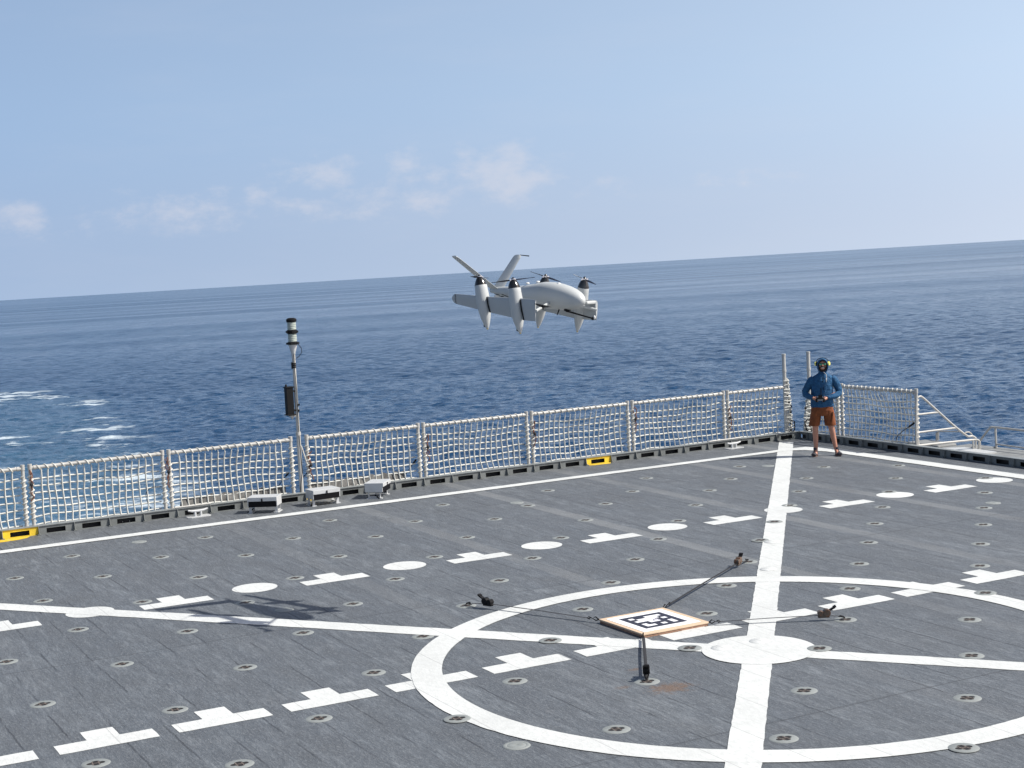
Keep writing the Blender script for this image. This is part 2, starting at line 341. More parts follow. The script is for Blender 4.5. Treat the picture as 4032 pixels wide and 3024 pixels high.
# ------------------------------------------------------------------ setting: sea, hull, deck
XA, YA, NA = sea_frame()
import numpy as np
SEA_H = 12.0
def sea_mesh():
    """one polar sheet of water round the ship out to the horizon, with real waves where they can be told apart"""
    m3 = Matrix((XA, YA, NA)); c = m3 @ CAM; cx, cy = c.x, c.y
    lo, hi = math.radians(33), math.radians(93)
    az = np.concatenate([np.linspace(lo, hi, 1250), np.linspace(hi, lo + 2 * pi, 92)[1:-1]])
    rad = [6., 16., 28., 40., 50., 58., 66.]
    while rad[-1] < 1000: rad.append(rad[-1] + max(.38, rad[-1] * .0026))
    while rad[-1] < 42000: rad.append(rad[-1] * 1.06)
    rad = np.array(rad); nr, na = len(rad), len(az)
    X = cx + rad[:, None] * np.cos(az)[None]; Y = cy + rad[:, None] * np.sin(az)[None]
    Z = np.zeros_like(X); rs = np.random.RandomState(11); D = rad[:, None]
    step = np.maximum(.38, D * .0026)
    for i in range(84):
        lam = .8 * (8. / .8) ** rs.rand(); th = math.radians(62) + rs.normal() * .85; kk = 2 * pi / lam
        amp = .0092 * lam ** .36 * rs.uniform(.6, 1.3)
        fade = np.clip((lam / step - 2.2) / 2.2, 0, 1) * np.clip((1500 - D) / 900., 0, 1)
        if i % 2: g = 1 + .55 * np.sin(X * rs.uniform(-.02, .02) + Y * rs.uniform(-.02, .02) + rs.rand() * 6)
        else: g = 1.
        ph = kk * (X * math.cos(th) + Y * math.sin(th)) + rs.rand() * 2 * pi
        Z += fade * g * amp * (np.sin(ph) + .22 * np.cos(2 * ph))
    co = np.empty((nr * na + 1, 3), np.float32); co[:-1, 0] = X.ravel(); co[:-1, 1] = Y.ravel(); co[:-1, 2] = Z.ravel(); co[-1] = (cx, cy, 0)
    a = np.arange(na); b_ = (a + 1) % na; r = np.arange(nr - 1)[:, None] * na
    quads = np.stack([r + a, r + na + a, r + na + b_, r + b_], -1).reshape(-1, 4)
    tris = np.stack([np.full(na, nr * na), a, b_], -1)
    me = bpy.data.meshes.new('sea'); me.vertices.add(len(co)); me.vertices.foreach_set('co', co.ravel())
    loops = np.concatenate([quads.ravel(), tris.ravel()]).astype(np.int32); me.loops.add(len(loops)); me.loops.foreach_set('vertex_index', loops)
    st = np.concatenate([np.arange(len(quads)) * 4, len(quads) * 4 + np.arange(len(tris)) * 3]).astype(np.int32)
    me.polygons.add(len(st)); me.polygons.foreach_set('loop_start', st)
    me.polygons.foreach_set('use_smooth', np.ones(len(st), bool)); me.update(calc_edges=True); return me
me = sea_mesh(); me.materials.append(M['sea'])
sea = bpy.data.objects.new('sea', me); COL.objects.link(sea); tag(sea, kind='structure')
so = CAM - SEA_UP * (CAM.dot(SEA_UP) + SEA_H)
mm = Matrix.Identity(4)
for r in range(3): mm[r][0] = XA[r]; mm[r][1] = YA[r]; mm[r][2] = NA[r]; mm[r][3] = (-SEA_UP * SEA_H)[r]
sea.matrix_world = mm

TH = math.atan(.02176)
def yA(x): return 4.121 + .02176 * x            # deck side of the aft coaming
XB = 15.20                                      # deck side of the right-hand coaming
mb = MB()
mb.add([(-30, yA(-30), 0), (XB, yA(XB), 0), (XB, -40, 0), (-30, -40, 0)], [(0, 3, 2, 1)])
tag(mb.build('deck', 'deck', smooth=False), kind='structure')
mb = MB(); o2 = .26
mb.extrude([(-30, yA(-30) + o2, -.02), (XB + o2, yA(XB) + o2, -.02), (XB + o2, -40, -.02), (-30, -40, -.02)], (0, 0, -13.5))
tag(mb.build('ship_hull', 'hull', smooth=False), kind='structure')
# painted markings: thin sheets of paint lying on the deck
def paint(name, polys, z, mt='white', jag=0., step=.12):
    mb = MB()
    for poly in polys:
        pts = []
        n = len(poly)
        for i in range(n):
            a, b = V(poly[i]).to_2d(), V(poly[(i + 1) % n]).to_2d(); L = (b - a).length
            k = max(1, int(L / step)) if jag else 1
            nn = V((-(b - a).y, (b - a).x)) / max(L, 1e-6)
            for j in range(k):
                p = a + (b - a) * (j / k)
                if jag and j: p = p + nn * random.uniform(-jag, jag)
                pts.append((p.x, p.y, z))
        me_i = len(mb.v); mb.v += [V(p) for p in pts]; mb.f.append(tuple(range(me_i, me_i + len(pts))))
    return tag(mb.build(name, mt, smooth=False), kind='structure')
def tmark(x, y): return [(x, y), (x + .87, y), (x + .87, y + .28), (x + .58, y + .28), (x + .58, y + .56), (x + .29, y + .56), (x + .29, y + .28), (x, y + .28)]
for k in range(-3, 9): 
    x = -.12 + 1.0463 * k; paint('painted_mark', [tmark(x, -7.85)], .003, jag=.004, step=.1)
for k in (9, 10): paint('painted_mark', [tmark(-.12 + 1.0463 * k, -7.88)], .003, jag=.004)
for k in range(-1, 7):
    x = -.12 + 2.085 * k; paint('painted_mark', [tmark(x, -2.58 if k < 5 else -2.63)], .003, jag=.004)
for k in range(-1, 7):
    x = 1.385 + 2.085 * k; y = -2.24 if k < 5 else -2.35
    paint('painted_dot', [[(x + .288 * cos(a * pi / 18), y + .288 * sin(a * pi / 18)) for a in range(36)]], .003, jag=.003)
CX, CY = 4.524, -8.70
def strip(p, q_, w_): 
    p, q_ = V(p), V(q_); d = (q_ - p).normalized(); n_ = V((-d.y, d.x)) * w_ / 2
    return [tuple(p + n_), tuple(q_ + n_), tuple(q_ - n_), tuple(p - n_)]
paint('painted_line', [strip((-6.2, 4.62), (-.05, -3.02), .30), strip((-.05, -3.02), (CX, CY - .08), .31), strip((CX, CY - .08), (11, -16.9), .29)], .0045, jag=.006)
paint('painted_line', [strip((-1.4, -16.2), (CX, CY), .29), strip((CX, CY), (14.62, 4.12), .285)], .0055, jag=.0045, step=.09)
mb = MB(); RO, RI = 3.494, 3.185; n = 240
vs = []; 
for a in range(n): vs += [(CX + (RO + random.uniform(-.004, .004)) * cos(2 * pi * a / n), CY + (RO) * sin(2 * pi * a / n), .0065), (CX + RI * cos(2 * pi * a / n), CY + (RI + random.uniform(-.004, .004)) * sin(2 * pi * a / n), .0065)]
mb.add(vs, [(2 * a, 2 * ((a + 1) % n), 2 * ((a + 1) % n) + 1, 2 * a + 1) for a in range(n)])
tag(mb.build('painted_ring', 'white', smooth=False), kind='structure')
paint('painted_disc', [[(CX + .57 * cos(a * pi / 30), CY + .57 * sin(a * pi / 30)) for a in range(60)]], .0075, jag=.004)
WLA = .22
yl0, yl1 = 2.90, 3.17
def yl(x): return 2.915 + (3.165 - 2.915) * (x + .88) / 14.5
paint('painted_line', [[(-30, yl(-30) - WLA / 2), (14.1, yl(14.1) - .17), (14.48, 2.8), (14.48 + .06, -30), (14.30, -30), (14.27, 2.55), (14.0, 2.93), (-30, yl(-30) + WLA / 2)][::1]] if False else
      [[(-30, yl(-30) + .15), (13.95, yl(13.95) + .12), (14.42, 3.24), (14.56, 2.95), (14.60, 2.3), (14.58, -30), (14.28, -30), (14.27, 2.42), (14.12, 2.88), (13.9, yl(13.9) - .12), (-30, yl(-30) - .15)]], .0085, jag=.008, step=.2)
paint('painted_patch', [[(-.95, yA(-1) - .02), (-.21, yA(-.2) - .02), (-.3, 3.93), (-.45, 3.86), (-.7, 3.82), (-1., 3.84)]], .003, 'ypaint')
paint('painted_patch', [[(10.05, yA(10) - .02), (10.64, yA(10.6) - .02), (10.55, 4.2), (10.2, 4.2)]], .003, 'ypaint')
# ------------------------------------------------------------------ coamings with slots and gussets
def coaming(O, d, inw, s0, s1, br0, label, yellow=(), zt=.135):
    O, d, inw = V(O), V(d).normalized(), V(inw).normalized()
    root = thing('deck_coaming', O, label, 'coaming')
    R = Matrix((d, -inw, V((0, 0, 1)))).transposed()
    def bx(mb, a, b, y0, y1, z0, z1): mb.box(R @ V(((a + b) / 2, (y0 + y1) / 2, (z0 + z1) / 2)), (b - a, y1 - y0, z1 - z0), R)
    web = MB(); yel = MB(); runs = []; sp = .565; k0 = int(math.floor((s0 - br0) / sp)); k1 = int(math.ceil((s1 - br0) / sp))
    for k in range(k0, k1):
        a = max(br0 + k * sp, s0); b = min(br0 + (k + 1) * sp, s1)
        if b - a < .05: continue
        kind_ = k in yellow
        if not runs or runs[-1][0] != kind_: runs.append((kind_, MB()))
        tgt = runs[-1][1]
        g0, g1 = a + (b - a) * .22, a + (b - a) * .75
        bx(tgt, a, g0, 0, .012, -.01, zt); bx(tgt, g1, b, 0, .012, -.01, zt)
        bx(tgt, g0, g1, 0, .012, .092, zt); bx(tgt, g0, g1, 0, .012, -.01, .014)
    for ky, rb in runs:
        if ky: rb.build('web', 'yellow', root, smooth=False)['label'] = 'yellow painted section of the coaming'
        else: rb.build('web', 'coaming', root, smooth=False)
    fl = MB(); bx(fl, s0, s1, -.018, .11, zt, zt + .010); fl.build('flange', 'flange', root, smooth=False)
    gb = MB(); bx(gb, s0, s1, .10, .11, -.3, zt - .001); bx(gb, s0, s1, .012, .099, -.03, -.02); gb.build('gutter', 'coaming_in', root, smooth=False)
    for k in range(k0, k1 + 1):
        s = br0 + k * sp
        if s < s0 + .01 or s > s1 - .01: continue
        b = MB(); pr = [(0, .002), (-.07, .002), (-.075, .018), (-.045, .03), (-.022, zt - .002), (0, zt - .002)]
        b.extrude([R @ V((s - .005, y - .001, z)) for y, z in pr], R @ V((.010, 0, 0)))
        b.box(R @ V((s, -.05, .009)), (.055, .05, .012), R)
        b.build('gusset', 'coaming', root, smooth=False)
    return root
dA = V((cos(TH), sin(TH), 0)); nA = V((sin(TH), -cos(TH), 0))
OA = V((0, yA(0), 0))
coaming(OA, dA, nA, -4., XB + .0, -.08 - .565 * 6, 'grey steel coaming with dark slots along the foot of the long net railing', yellow=(5, 14, 24))
coaming((XB, yA(XB), 0), (0, -1, 0), (-1, 0, 0), -.02, 22., .3, 'shadowed grey coaming running down the right-hand deck edge from the corner')
# small yellow gusset painted beside light box handled by the yellow sections
# ------------------------------------------------------------------ net panels
def helix(mb, a, b, R0, r, pitch, n_per=10, jit=.15):
    a, b = V(a), V(b); d = b - a; L = d.length; t = d.normalized(); u = V((0, 0, 1)) if abs(t.z) < .9 else V((1, 0, 0))
    u = (u - t * u.dot(t)).normalized(); w_ = t.cross(u); k = int(L / pitch * n_per); pts = []
    for i in range(k + 1):
        ph = 2 * pi * i / n_per; pts.append(a + t * (L * i / k) + (u * cos(ph) + w_ * sin(ph)) * R0 + t * random.uniform(-jit, jit) * pitch * .1)
    mb.tube(pts, r, 5)
def net_panel(P0, P1, outn, label, zt0=1.10, zt1=1.10, cord=None, ends=(True, True), brown=False, zb=.10, loops=False, nx=None):
    P0, P1, outn = V(P0), V(P1), V(outn); L = (P1 - P0).length; d = (P1 - P0).normalized()
    root = thing('net_panel', P0, label, 'safety net', 'safety net panels along the deck edge')
    O = P0
    def P(s, z, o=0.): return P0 + d * s + outn * o + V((0, 0, z))
    for i, (s, zt) in enumerate(((0., zt0), (L, zt1))):
        if not ends[i]: continue
        b = MB(); b.tube([P(s, zb), P(s, zt - .03)], .029, 12); b.tube([P(s, zt - .06), P(s, zt + .025)], .036, 12)
        b.tube([P(s, zb), P(s, zb + .05)], .037, 10)
        shift(b, O).build('post', 'rail', root)
    b = MB(); b.tube([P(0, zt0 - .035), P(L, zt1 - .035)], .029, 12)
    for s in (.07, L - .07): b.tube([P(s - .02, zt0 - .035), P(s + .02, zt0 - .035)], .036, 12)
    shift(b, O).build('top_rail', 'rail', root)
    b = MB(); helix(b, P(.10, zt0 - .035), P(L - .10, zt1 - .035), .036, .010, .128)
    for i, s in enumerate((0., L)):
        if ends[i]: helix(b, P(s, .2), P(s, zt0 - .15), .038, .012, .085)
    shift(b, O).build('lashing', 'rope', root)
    # webbing net
    nx = nx or max(3, int(round(L / .118))); nz = 8; zt = zt0 - .085; z0 = .02
    seed = random.random() * 50; slack = random.uniform(.015, .055)
    def N(i, j):
        s = .055 + (L - .11) * i / nx; z = z0 + (zt - z0) * j / nz
        nv = mnoise.noise_vector(V((s * 2.3 + seed, z * 3.1, seed))) * .034
        bow = .10 * sin(pi * j / nz) * (.35 + .65 * sin(pi * i / nx)) ; sag = -slack * sin(pi * i / nx) * (j / nz)
        return P(s + nv.x * (0 if i in (0, nx) else 1), z + sag + nv.z, bow + nv.y * .8)
    b = MB()
    for i in range(1, nx):
        b.tube([N(i, j) for j in range(nz + 1)], .0130, 4, flat=1., up=tuple(outn))
        top = N(i, nz); b.tube([top, top + V((0, 0, .07)) + d * random.uniform(-.03, .03)], .006, 4)
    for j in range(0, nz):
        b.tube([N(i, j) + outn * .010 for i in range(nx + 1)], .0135, 4, flat=1., up=tuple(outn))
    shift(b, O).build('net', 'net', root)
    if loops:
        b = MB()
        for i in range(int(L / .095)):
            s = .1 + i * .095
            b.tube([P(s, zt0 - .035) + V((0, 0, .038)), P(s, zt0 - .035) - outn * .036, P(s + .02, zt0 - .10), P(s + .02, zt0 - .17)], .008, 4)
        shift(b, O).build('hitch_loop', 'rope', root)
    return root
OFF = .12; aout = -nA
def PA(x): return V((x, yA(x) + OFF + .0, 0))
px_pairs = [(-2.35, -.235), (-.12, 2.02), (2.13, 4.27), (4.565, 6.69), (6.80, 8.92), (9.03, 11.15), (11.26, 13.42), (13.525, 14.93)]
labels = ['leftmost net panel, cut off by the left picture edge', 'net panel with the churned wake behind it, left of the second post pair',
          'net panel immediately left of the tall light mast', 'net panel immediately right of the tall light mast, above two light boxes',
          'net panel below and left of the hovering aircraft, fourth to the left of the tall corner post', 'net panel whose right end stands left of the yellow coaming patch',
          'net panel second to the left of the tall corner post, right of the yellow patch', 'short net panel ending at the tall corner post']
labels[4] = 'net panel second to the right of the tall light mast'; labels[5] = 'net panel third to the right of the mast, above the yellow coaming section'
for i, (a, b_) in enumerate(px_pairs):
    net_panel(PA(a), PA(b_), aout, labels[i], ends=(True, i < 7), zt1=1.10)
OB = V((XB + .22, 0, 0))
net_panel((XB + .24, 3.35, 0), (XB + .24, 1.19, 0), (1, 0, 0), 'net panel right of the man, seen from its shaded side', 1.14, 1.15, loops=True)
net_panel((XB + .24, 4.35, 0), (XB + .24, 3.48, 0), (1, 0, 0), 'narrow net panel partly hidden behind the man', 1.13, 1.13, ends=(False, True))
# brown rope knots on some posts
for (x, zz) in [(-.12, .82), (2.10, .78), (4.60, .62), (6.85, .70), (9.06, .72), (11.30, .78), (13.55, .6)]:
    p = PA(x) + nA * .035
    r_ = thing('rope_knot', p + V((0, 0, zz - .3)), 'frayed brown rope knotted round the ' + {-.12: 'post near the left picture edge', 2.10: 'second post pair from the left', 4.60: 'post just right of the light mast', 6.85: 'post pair right of the mast panel', 9.06: 'post pair in the middle of the long railing', 11.30: 'post pair right of the yellow coaming section', 13.55: 'last post pair before the tall corner post'}[x], 'rope', 'brown ropes tied to the railing posts')
    b = MB(); random.seed(int(x * 100) + 900)
    pts = [V((random.uniform(-.035, .035), random.uniform(-.02, .012), .02 + .5 * i / 9)) for i in range(10)]
    b.tube(pts, .011, 5); b.tube([V((random.uniform(-.05, .03), 0, .5 - .35 * i / 7)) for i in range(8)], .008, 5)
    o = b.build('strand', 'brownrope', r_)
    b = MB(); b.ell((0, -.01, .28), (.03, .025, .035)); b.build('knot', 'blackcloth', r_)
random.seed(21)
# hanging black cords
def cord(uv, plane_p, plane_n, label, r=.007, fat=None):
    pts = [onp(u, v, plane_p, plane_n) for u, v in uv]; o = pts[0].copy()
    # smooth
    P_ = []
    for i in range(len(pts) - 1):
        p0, p1, p2, p3 = pts[max(i - 1, 0)], pts[i], pts[i + 1], pts[min(i + 2, len(pts) - 1)]
        for k in range(6):
            t = k / 6; P_.append(.5 * ((2 * p1) + (p2 - p0) * t + (2 * p0 - 5 * p1 + 4 * p2 - p3) * t * t + (3 * p1 - p0 - 3 * p2 + p3) * t ** 3))
    P_.append(pts[-1]); rs = [r] * len(P_)
    if fat:
        for i in range(min(fat, len(rs))): rs[i] = r * 2.6
    b = MB(); b.tube([p - o for p in P_], rs, 6); ob = b.build('cord', 'black', None); ob.location = o
    return tag(ob, label, 'cord', 'black cords hanging at the net posts')
pA0 = (0, yA(0) + OFF + .06, 0); pAn = (-sin(TH), cos(TH), 0)
c5b = lambda x, y: (x * .45208, 1700 + y * .45208)
c6 = lambda x, y: (950 + x * .36166, 1650 + y * .36166)
c5 = lambda x, y: (1600 + x * .67812, 1500 + y * .67812)
cord([c5b(1410, 478), c5b(1330, 482), c5b(1275, 530), c5b(1280, 600), c5b(1320, 680)], pA0, pAn, 'thin black cord looping over the net left of the second post pair', .005)
cord([c6(520, 580), c6(470, 640), c6(410, 720), c6(375, 770)], pA0, pAn, 'black cord slanting down from the post left of the mast', .006, 5)
cord([c6(740, 575), c6(700, 605), c6(655, 660)], pA0, pAn, 'short black cord between the mast and the post right of it', .007, 5)
cord([c6(1905, 440), c6(1860, 500), c6(1820, 560), c6(1790, 600)], pA0, pAn, 'black cord slanting down at the fourth post pair, above the third light box', .006, 5)
cord([c5(700, 370), c5(640, 375), c5(615, 420), c5(640, 470)], pA0, pAn, 'thin black cord looping beside the middle post pair', .004)
cord([c5(1285, 350), c5(1250, 370), c5(1242, 410)], pA0, pAn, 'thin black cord at the post right of the yellow coaming section', .004)
cord([c5(1840, 240), c5(1770, 250), c5(1750, 300), c5(1770, 350)], pA0, pAn, 'thin black cord looping left of the last post pair before the corner', .004)
cord([(3290 + 1850 * .16727, 1490 + 1050 * .16727), (3290 + 1740 * .16727, 1490 + 1130 * .16727), (3290 + 1560 * .16727, 1490 + 1260 * .16727), (3290 + 1450 * .16727, 1490 + 1370 * .16727), (3290 + 1440 * .16727, 1490 + 1450 * .16727)],
     (XB + .2, 0, 0), (1, 0, 0), 'black cord hanging on the net right of the man', .007, 7)
# ------------------------------------------------------------------ tall corner posts with bundled netting
def tall_post(P, h, label, bunch_top, bunch_w, dirx):
    r_ = thing('corner_post', P, label, 'post', 'tall posts at the deck corner')
    b = MB(); b.tube([(0, 0, .0), (0, 0, h)], .038, 14); b.tube([(0, 0, h - .03), (0, 0, h + .004)], .043, 14); b.tube([(0, 0, h * .78), (0, 0, h * .78 + .05)], .046, 14)
    b.build('pole', 'rail', r_)
    b = MB()
    for k in range(9):
        pts = []; x0 = random.uniform(0, 1)
        for i in range(26):
            t = i / 25; z = .02 + (bunch_top - .02) * (1 - t); wd = .02 + bunch_w * (.25 + .75 * t)
            pts.append(V((dirx * (.02 + wd * x0) + random.uniform(-.022, .022), random.uniform(-.05, .03), z + random.uniform(-.02, .02))))
        b.tube(pts, .014, 5)
    for i in range(int(bunch_top / .075)):
        z = .05 + i * .075; wd = .05 + bunch_w * (1.05 - .75 * z / bunch_top)
        b.tube([(-.045 * dirx, -.03, z + random.uniform(-.02, .02)), (dirx * wd * .5, -.065, z + random.uniform(-.03, .03)), (dirx * (wd + random.uniform(0, .03)), -.02, z + random.uniform(-.03, .03))], .012, 5)
    b.build('bundled_net', 'net', r_)
    b = MB()
    for i in range(7):
        z = random.uniform(.02, bunch_top * .75); x = dirx * random.uniform(0, bunch_w)
        b.ell((x, -.05, z), (.018, .012, .03))
    b.tube([(dirx * .05, -.06, .0), (dirx * .16, -.07, .10), (dirx * .18, -.05, .26), (dirx * .10, -.05, .30)], .012, 6)
    b.build('black_hook', 'black', r_)
    return r_
tall_post((14.97, 4.57, .08), 1.66, 'tall corner post left of the man, its bundled net stacked on the right', 1.15, .11, 1)
tall_post((15.60, 4.58, .05), 1.69, 'tall corner post rising behind the man\'s shoulder', .75, .16, -1)
# ------------------------------------------------------------------ stowed tarpaulin strips behind the coaming
def tarp(xa, xb, label):
    r_ = MB(); rings = []
    for i in range(40):
        x = xa + (xb - xa) * i / 39; y = yA(x) + .18; h = .27 + .015 * sin(i * 1.3) + random.uniform(-.012, .012)
        rings.append([V((x, y - .02 + random.uniform(-.01, .01), .14)), V((x + .02, y + .015 + random.uniform(-.012, .012), h)), V((x + .02, y + .05, h + .004)), V((x, y + .10, .13))])
    r_.loft(rings); o = r_.build('tarpaulin', 'tarp', None, smooth=True)
    base = V((xa, yA(xa) + .18, .13)); 
    for v_ in o.data.vertices: v_.co = V(v_.co) - base
    o.location = base; return tag(o, label, 'tarpaulin', 'grey tarpaulins stowed behind the coaming')
tarp(2.3, 4.14, 'streaked grey tarpaulin strip lying behind the coaming left of the mast')
tarp(4.62, 6.4, 'streaked grey tarpaulin strip lying behind the coaming right of the mast')
# ------------------------------------------------------------------ light mast
PM = V((4.42, yA(4.42) + OFF, 0)); 
r_ = thing('light_mast', PM, 'tall white signal mast with two stacked glass lanterns and a black box', 'light mast')
b = MB(); b.tube([(0, 0, .0), (0, 0, 1.15)], .036, 14); b.tube([(0, 0, 1.15), (0, 0, 2.60)], .030, 14); b.tube([(0, 0, 1.13), (0, 0, 1.19)], .045, 14)
b.lathe([(0, .06), (.03, .06), (.05, .04)], (0, 0, .02)); b.build('pole', 'rail', r_)
b = MB(); b.lathe([(2.53, .033), (2.57, .04), (2.695, .078), (2.70, .078)], (0, 0, 0)); b.tube([(0, 0, 2.60), (0, 0, 2.72)], .02, 10); b.build('lamp_cone', 'lightbox', r_)
b = MB(); b.lathe([(2.70, .095), (2.71, .106), (2.735, .106), (2.745, .075)])
for k in range(6): b.box((.102 * cos(k * pi / 3), .102 * sin(k * pi / 3), 2.72), (.03, .03, .026))
b.build('base_ring', 'black', r_)
b = MB(); b.lathe([(2.885, .076), (2.895, .094), (2.94, .094), (2.95, .080)])
for k in range(6): b.box((.094 * cos(k * pi / 3 + .3), .094 * sin(k * pi / 3 + .3), 2.918), (.035, .03, .03))
b.build('middle_ring', 'black', r_)
prof = lambda z0, z1: [(z0, .066)] + [(z0 + (z1 - z0) * i / 10, .073 + .006 * (i % 2)) for i in range(1, 10)] + [(z1, .068)]
b = MB(); b.lathe(prof(2.742, 2.888)); b.build('lower_lantern', 'lanternglass', r_)
b = MB(); b.lathe(prof(2.948, 3.09)); b.build('upper_lantern', 'lanternglass', r_)
b = MB(); b.lathe([(3.085, .080), (3.10, .090), (3.135, .088), (3.155, .055), (3.16, 0)]); b.build('lantern_cap', 'black', r_)
b = MB(); b.box((-.125, 0, 1.735), (.125, .12, .46)); b.box((-.125, 0, 1.975), (.15, .14, .02)); b.box((-.125, -.01, 1.50), (.17, .15, .018)); b.box((-.04, 0, 1.57), (.10, .05, .03)); b.box((-.04, 0, 1.9), (.10, .05, .03)); b.box((-.17, 0, 2.0), (.03, .03, .05))
o = b.build('power_box', 'black', r_, smooth=False, bevel=.006)
b = MB(); b.box((-.09, 0, 1.475), (.10, .08, .02)); b.lathe([(1.42, .01), (1.49, .045)], (-.09, 0, 0)); b.build('box_bracket', 'rail', r_)
b = MB(); b.tube([(.09, -.02, 2.70), (.14, -.03, 2.63), (.145, -.03, 2.56), (.09, -.035, 2.49), (.03, -.035, 2.46)], .006, 6)
b.tube([(0, -.035, 2.55), (-.01, -.04, 2.3), (.01, -.038, 1.9), (.0, -.038, 1.2), (.02, -.04, .5), (-.05, -.03, .1)], .005, 6); b.build('cable', 'black', r_)
b = MB()
for z in (2.37, 2.34, 2.31): b.tube([(0, 0, z - .011), (0, 0, z + .011)], .036, 12)
b.box((-.035, 0, 2.34), (.02, .04, .11)); b.box((.02, -.03, 1.56), (.03, .03, .04)); b.box((.03, -.03, 1.66), (.03, .03, .03)); b.build('clamp', 'black', r_)
b = MB()
for z in (.35, .5, .62, .78, .92): b.tube([(-.15, .0, z), (-.02, 0, z + .01)], .008, 5)
b.tube([(-.15, 0, .3), (-.15, 0, .95)], .006, 5); b.build('lashing', 'rope', r_)
b = MB(); b.tube([(.03, -.02, .95), (.12, -.02, .62)], .012, 6); b.build('stay_strap', 'rope', r_)
# ------------------------------------------------------------------ deck edge light boxes
def light_box(loc, rz, label):
    r_ = thing('deck_light', loc, label, 'deck light', 'grey light boxes standing between the boundary line and coaming', rz)
    W, D, z0, z1 = .50, .34, .105, .27
    b = MB()
    b.box((0, .0, z1 - .01), (W, D, .02)); b.box((0, -D / 2 + .01, z1 - .04), (W, .02, .055)); b.box((-W / 2 + .008, .0, (z0 + z1) / 2), (.016, D - .03, z1 - z0 - .022)); b.box((W / 2 - .008, .0, (z0 + z1) / 2), (.016, D - .03, z1 - z0 - .022))
    b.box((0, D / 2 - .008, (z0 + z1) / 2), (W - .034, .014, z1 - z0 - .022)); b.box((0, 0, z0 + .004), (W - .034, D - .05, .008))
    b.build('housing', 'lightbox', r_, smooth=False, bevel=.004)
    b = MB(); b.box((0, -D / 2 + .018, z0 + .052), (W - .036, .02, .10)); b.build('window', 'glassdark', r_, smooth=False)
    b = MB(); b.box((0, -D / 2 - .004, z1 - .045), (.022, .012, .045)); b.ell((0, -D / 2 - .01, z1 - .03), (.012, .01, .012)); b.build('latch', 'black', r_)
    for sx in (-1, 1):
        b = MB(); b.box((sx * (W / 2 - .03), -.10, z0 / 2), (.045, .012, z0)); b.box((sx * (W / 2 - .03), .10, z0 / 2), (.045, .012, z0)); b.box((sx * (W / 2 - .03), 0, .006), (.08, .27, .012)); b.box((sx * (W / 2 - .03), 0, .03), (.03, .19, .018))
        b.build('leg', 'lightbox', r_, smooth=False)
    b = MB(); b.tube([(-W / 2 + .05, 0, .06), (-W / 2 + .02, -.05, .03), (-W / 2 - .02, -.09, .012)], .012, 6); b.build('cable', 'black', r_)
    b = MB(); b.box((W / 2 - .03, -.08, .05), (.03, .05, .05)); b.build('cable_gland', 'black', r_)
    return r_
light_box((3.50, 3.60, .0), RAD(-33), 'grey light box farthest left, front facing the camera')
light_box((4.55, 3.66, .0), RAD(4), 'grey light box at the foot of the light mast, middle one of three')
light_box((5.58, 3.72, .0), RAD(52), 'grey light box farthest right of three, turned end-on to the camera')
# ------------------------------------------------------------------ cleats
def cleat(loc, rz, label):
    r_ = thing('deck_cleat', loc, label, 'cleat', 'small grey cleats beside the coaming', rz)
    b = MB(); b.prism([(-.2, -.07), (-.15, -.10), (.15, -.10), (.2, -.07), (.2, .07), (.15, .1), (-.15, .1), (-.2, .07)], .0, .012); b.build('base_plate', 'lightbox', r_, smooth=False)
    b = MB(); b.tube([(-.05, 0, .01), (-.05, 0, .09)], .022, 10); b.tube([(.05, 0, .01), (.05, 0, .09)], .022, 10); b.tube([(-.17, 0, .115), (-.10, 0, .10), (0, 0, .095), (.10, 0, .10), (.17, 0, .118)], [.014, .02, .024, .02, .014], 10); b.build('horn', 'lightbox', r_)
    return r_
cleat((2.47, 3.98, 0), RAD(5), 'small grey horn cleat on the deck left of the light boxes')
cleat((13.40, 4.20, 0), RAD(5), 'small grey horn cleat on the deck near the last post pair')
for (x0, x1, lab) in ((2.14, 2.75, 'white pipe lying on the coaming above the left cleat'), (12.95, 13.72, 'white pipe lying on the coaming above the right cleat')):
    b = MB(); b.tube([(0, 0, 0), (x1 - x0, .012, 0)], .014, 10); o = b.build('stowed_pipe', 'rail', None); o.location = (x0, yA(x0) - .002, .162); tag(o, lab, 'pipe', 'white pipes on the coaming')
# ------------------------------------------------------------------ tie-down sockets
TD = [(282,2190),(632,2194),(967,2187),(1333,2191),(808,2116),(1153,2120),(1298,2049),(58,2277),(404,2270),(780,2273),(1161,2276),(169,2366),(560,2370),(965,2373),(1389,2378),(307,2479),(737,2486),(1193,2492),(25,2606),(480,2615),(965,2628),(168,2773),(689,2795),(1256,2829),(377,3006),(943,3009),
(1634,2053),(1947,2044),(2304,2048),(2670,2051),(1478,2113),(1838,2116),(2208,2118),(2591,2123),(1710,2193),(2096,2198),(2501,2203),(1556,2280),(1966,2286),(2404,2294),(1835,2385),(2294,2399),(1665,2506),(2167,2524),(1471,2649),(2027,2682),(2547,2684),(1800,2833),(2427,2872),
(3444,2062),(3871,2066),(2993,2129),(3420,2136),(3860,2142),(2945,2212),(3383,2220),(3858,2228),(2860,2306),(3346,2318),(3880,2337),(2782,2416),(3328,2440),(3817,2440),(2716,2554),(3226,2556),(3825,2582),(3166,2720),(3809,2749),(3086,2908),(3795,2948),
(2912,1837),(3243,1839),(3537,1833),(2876,1886),(3175,1883),(3526,1883),(3880,1883),(2793,1931),(3145,1935),(3500,1937),(3877,1940),(2738,1989),(3108,1991),(3474,1997),(3874,2000),(3049,2056),(2157,1932),(2490,1935),(2545,1883),(1742,1988),(2078,1991),(2383,1984)]
pl = MB()
Rr = .123
ring = []
def lobe(a): return .048 + .030 * abs(cos(2 * a)) ** .7
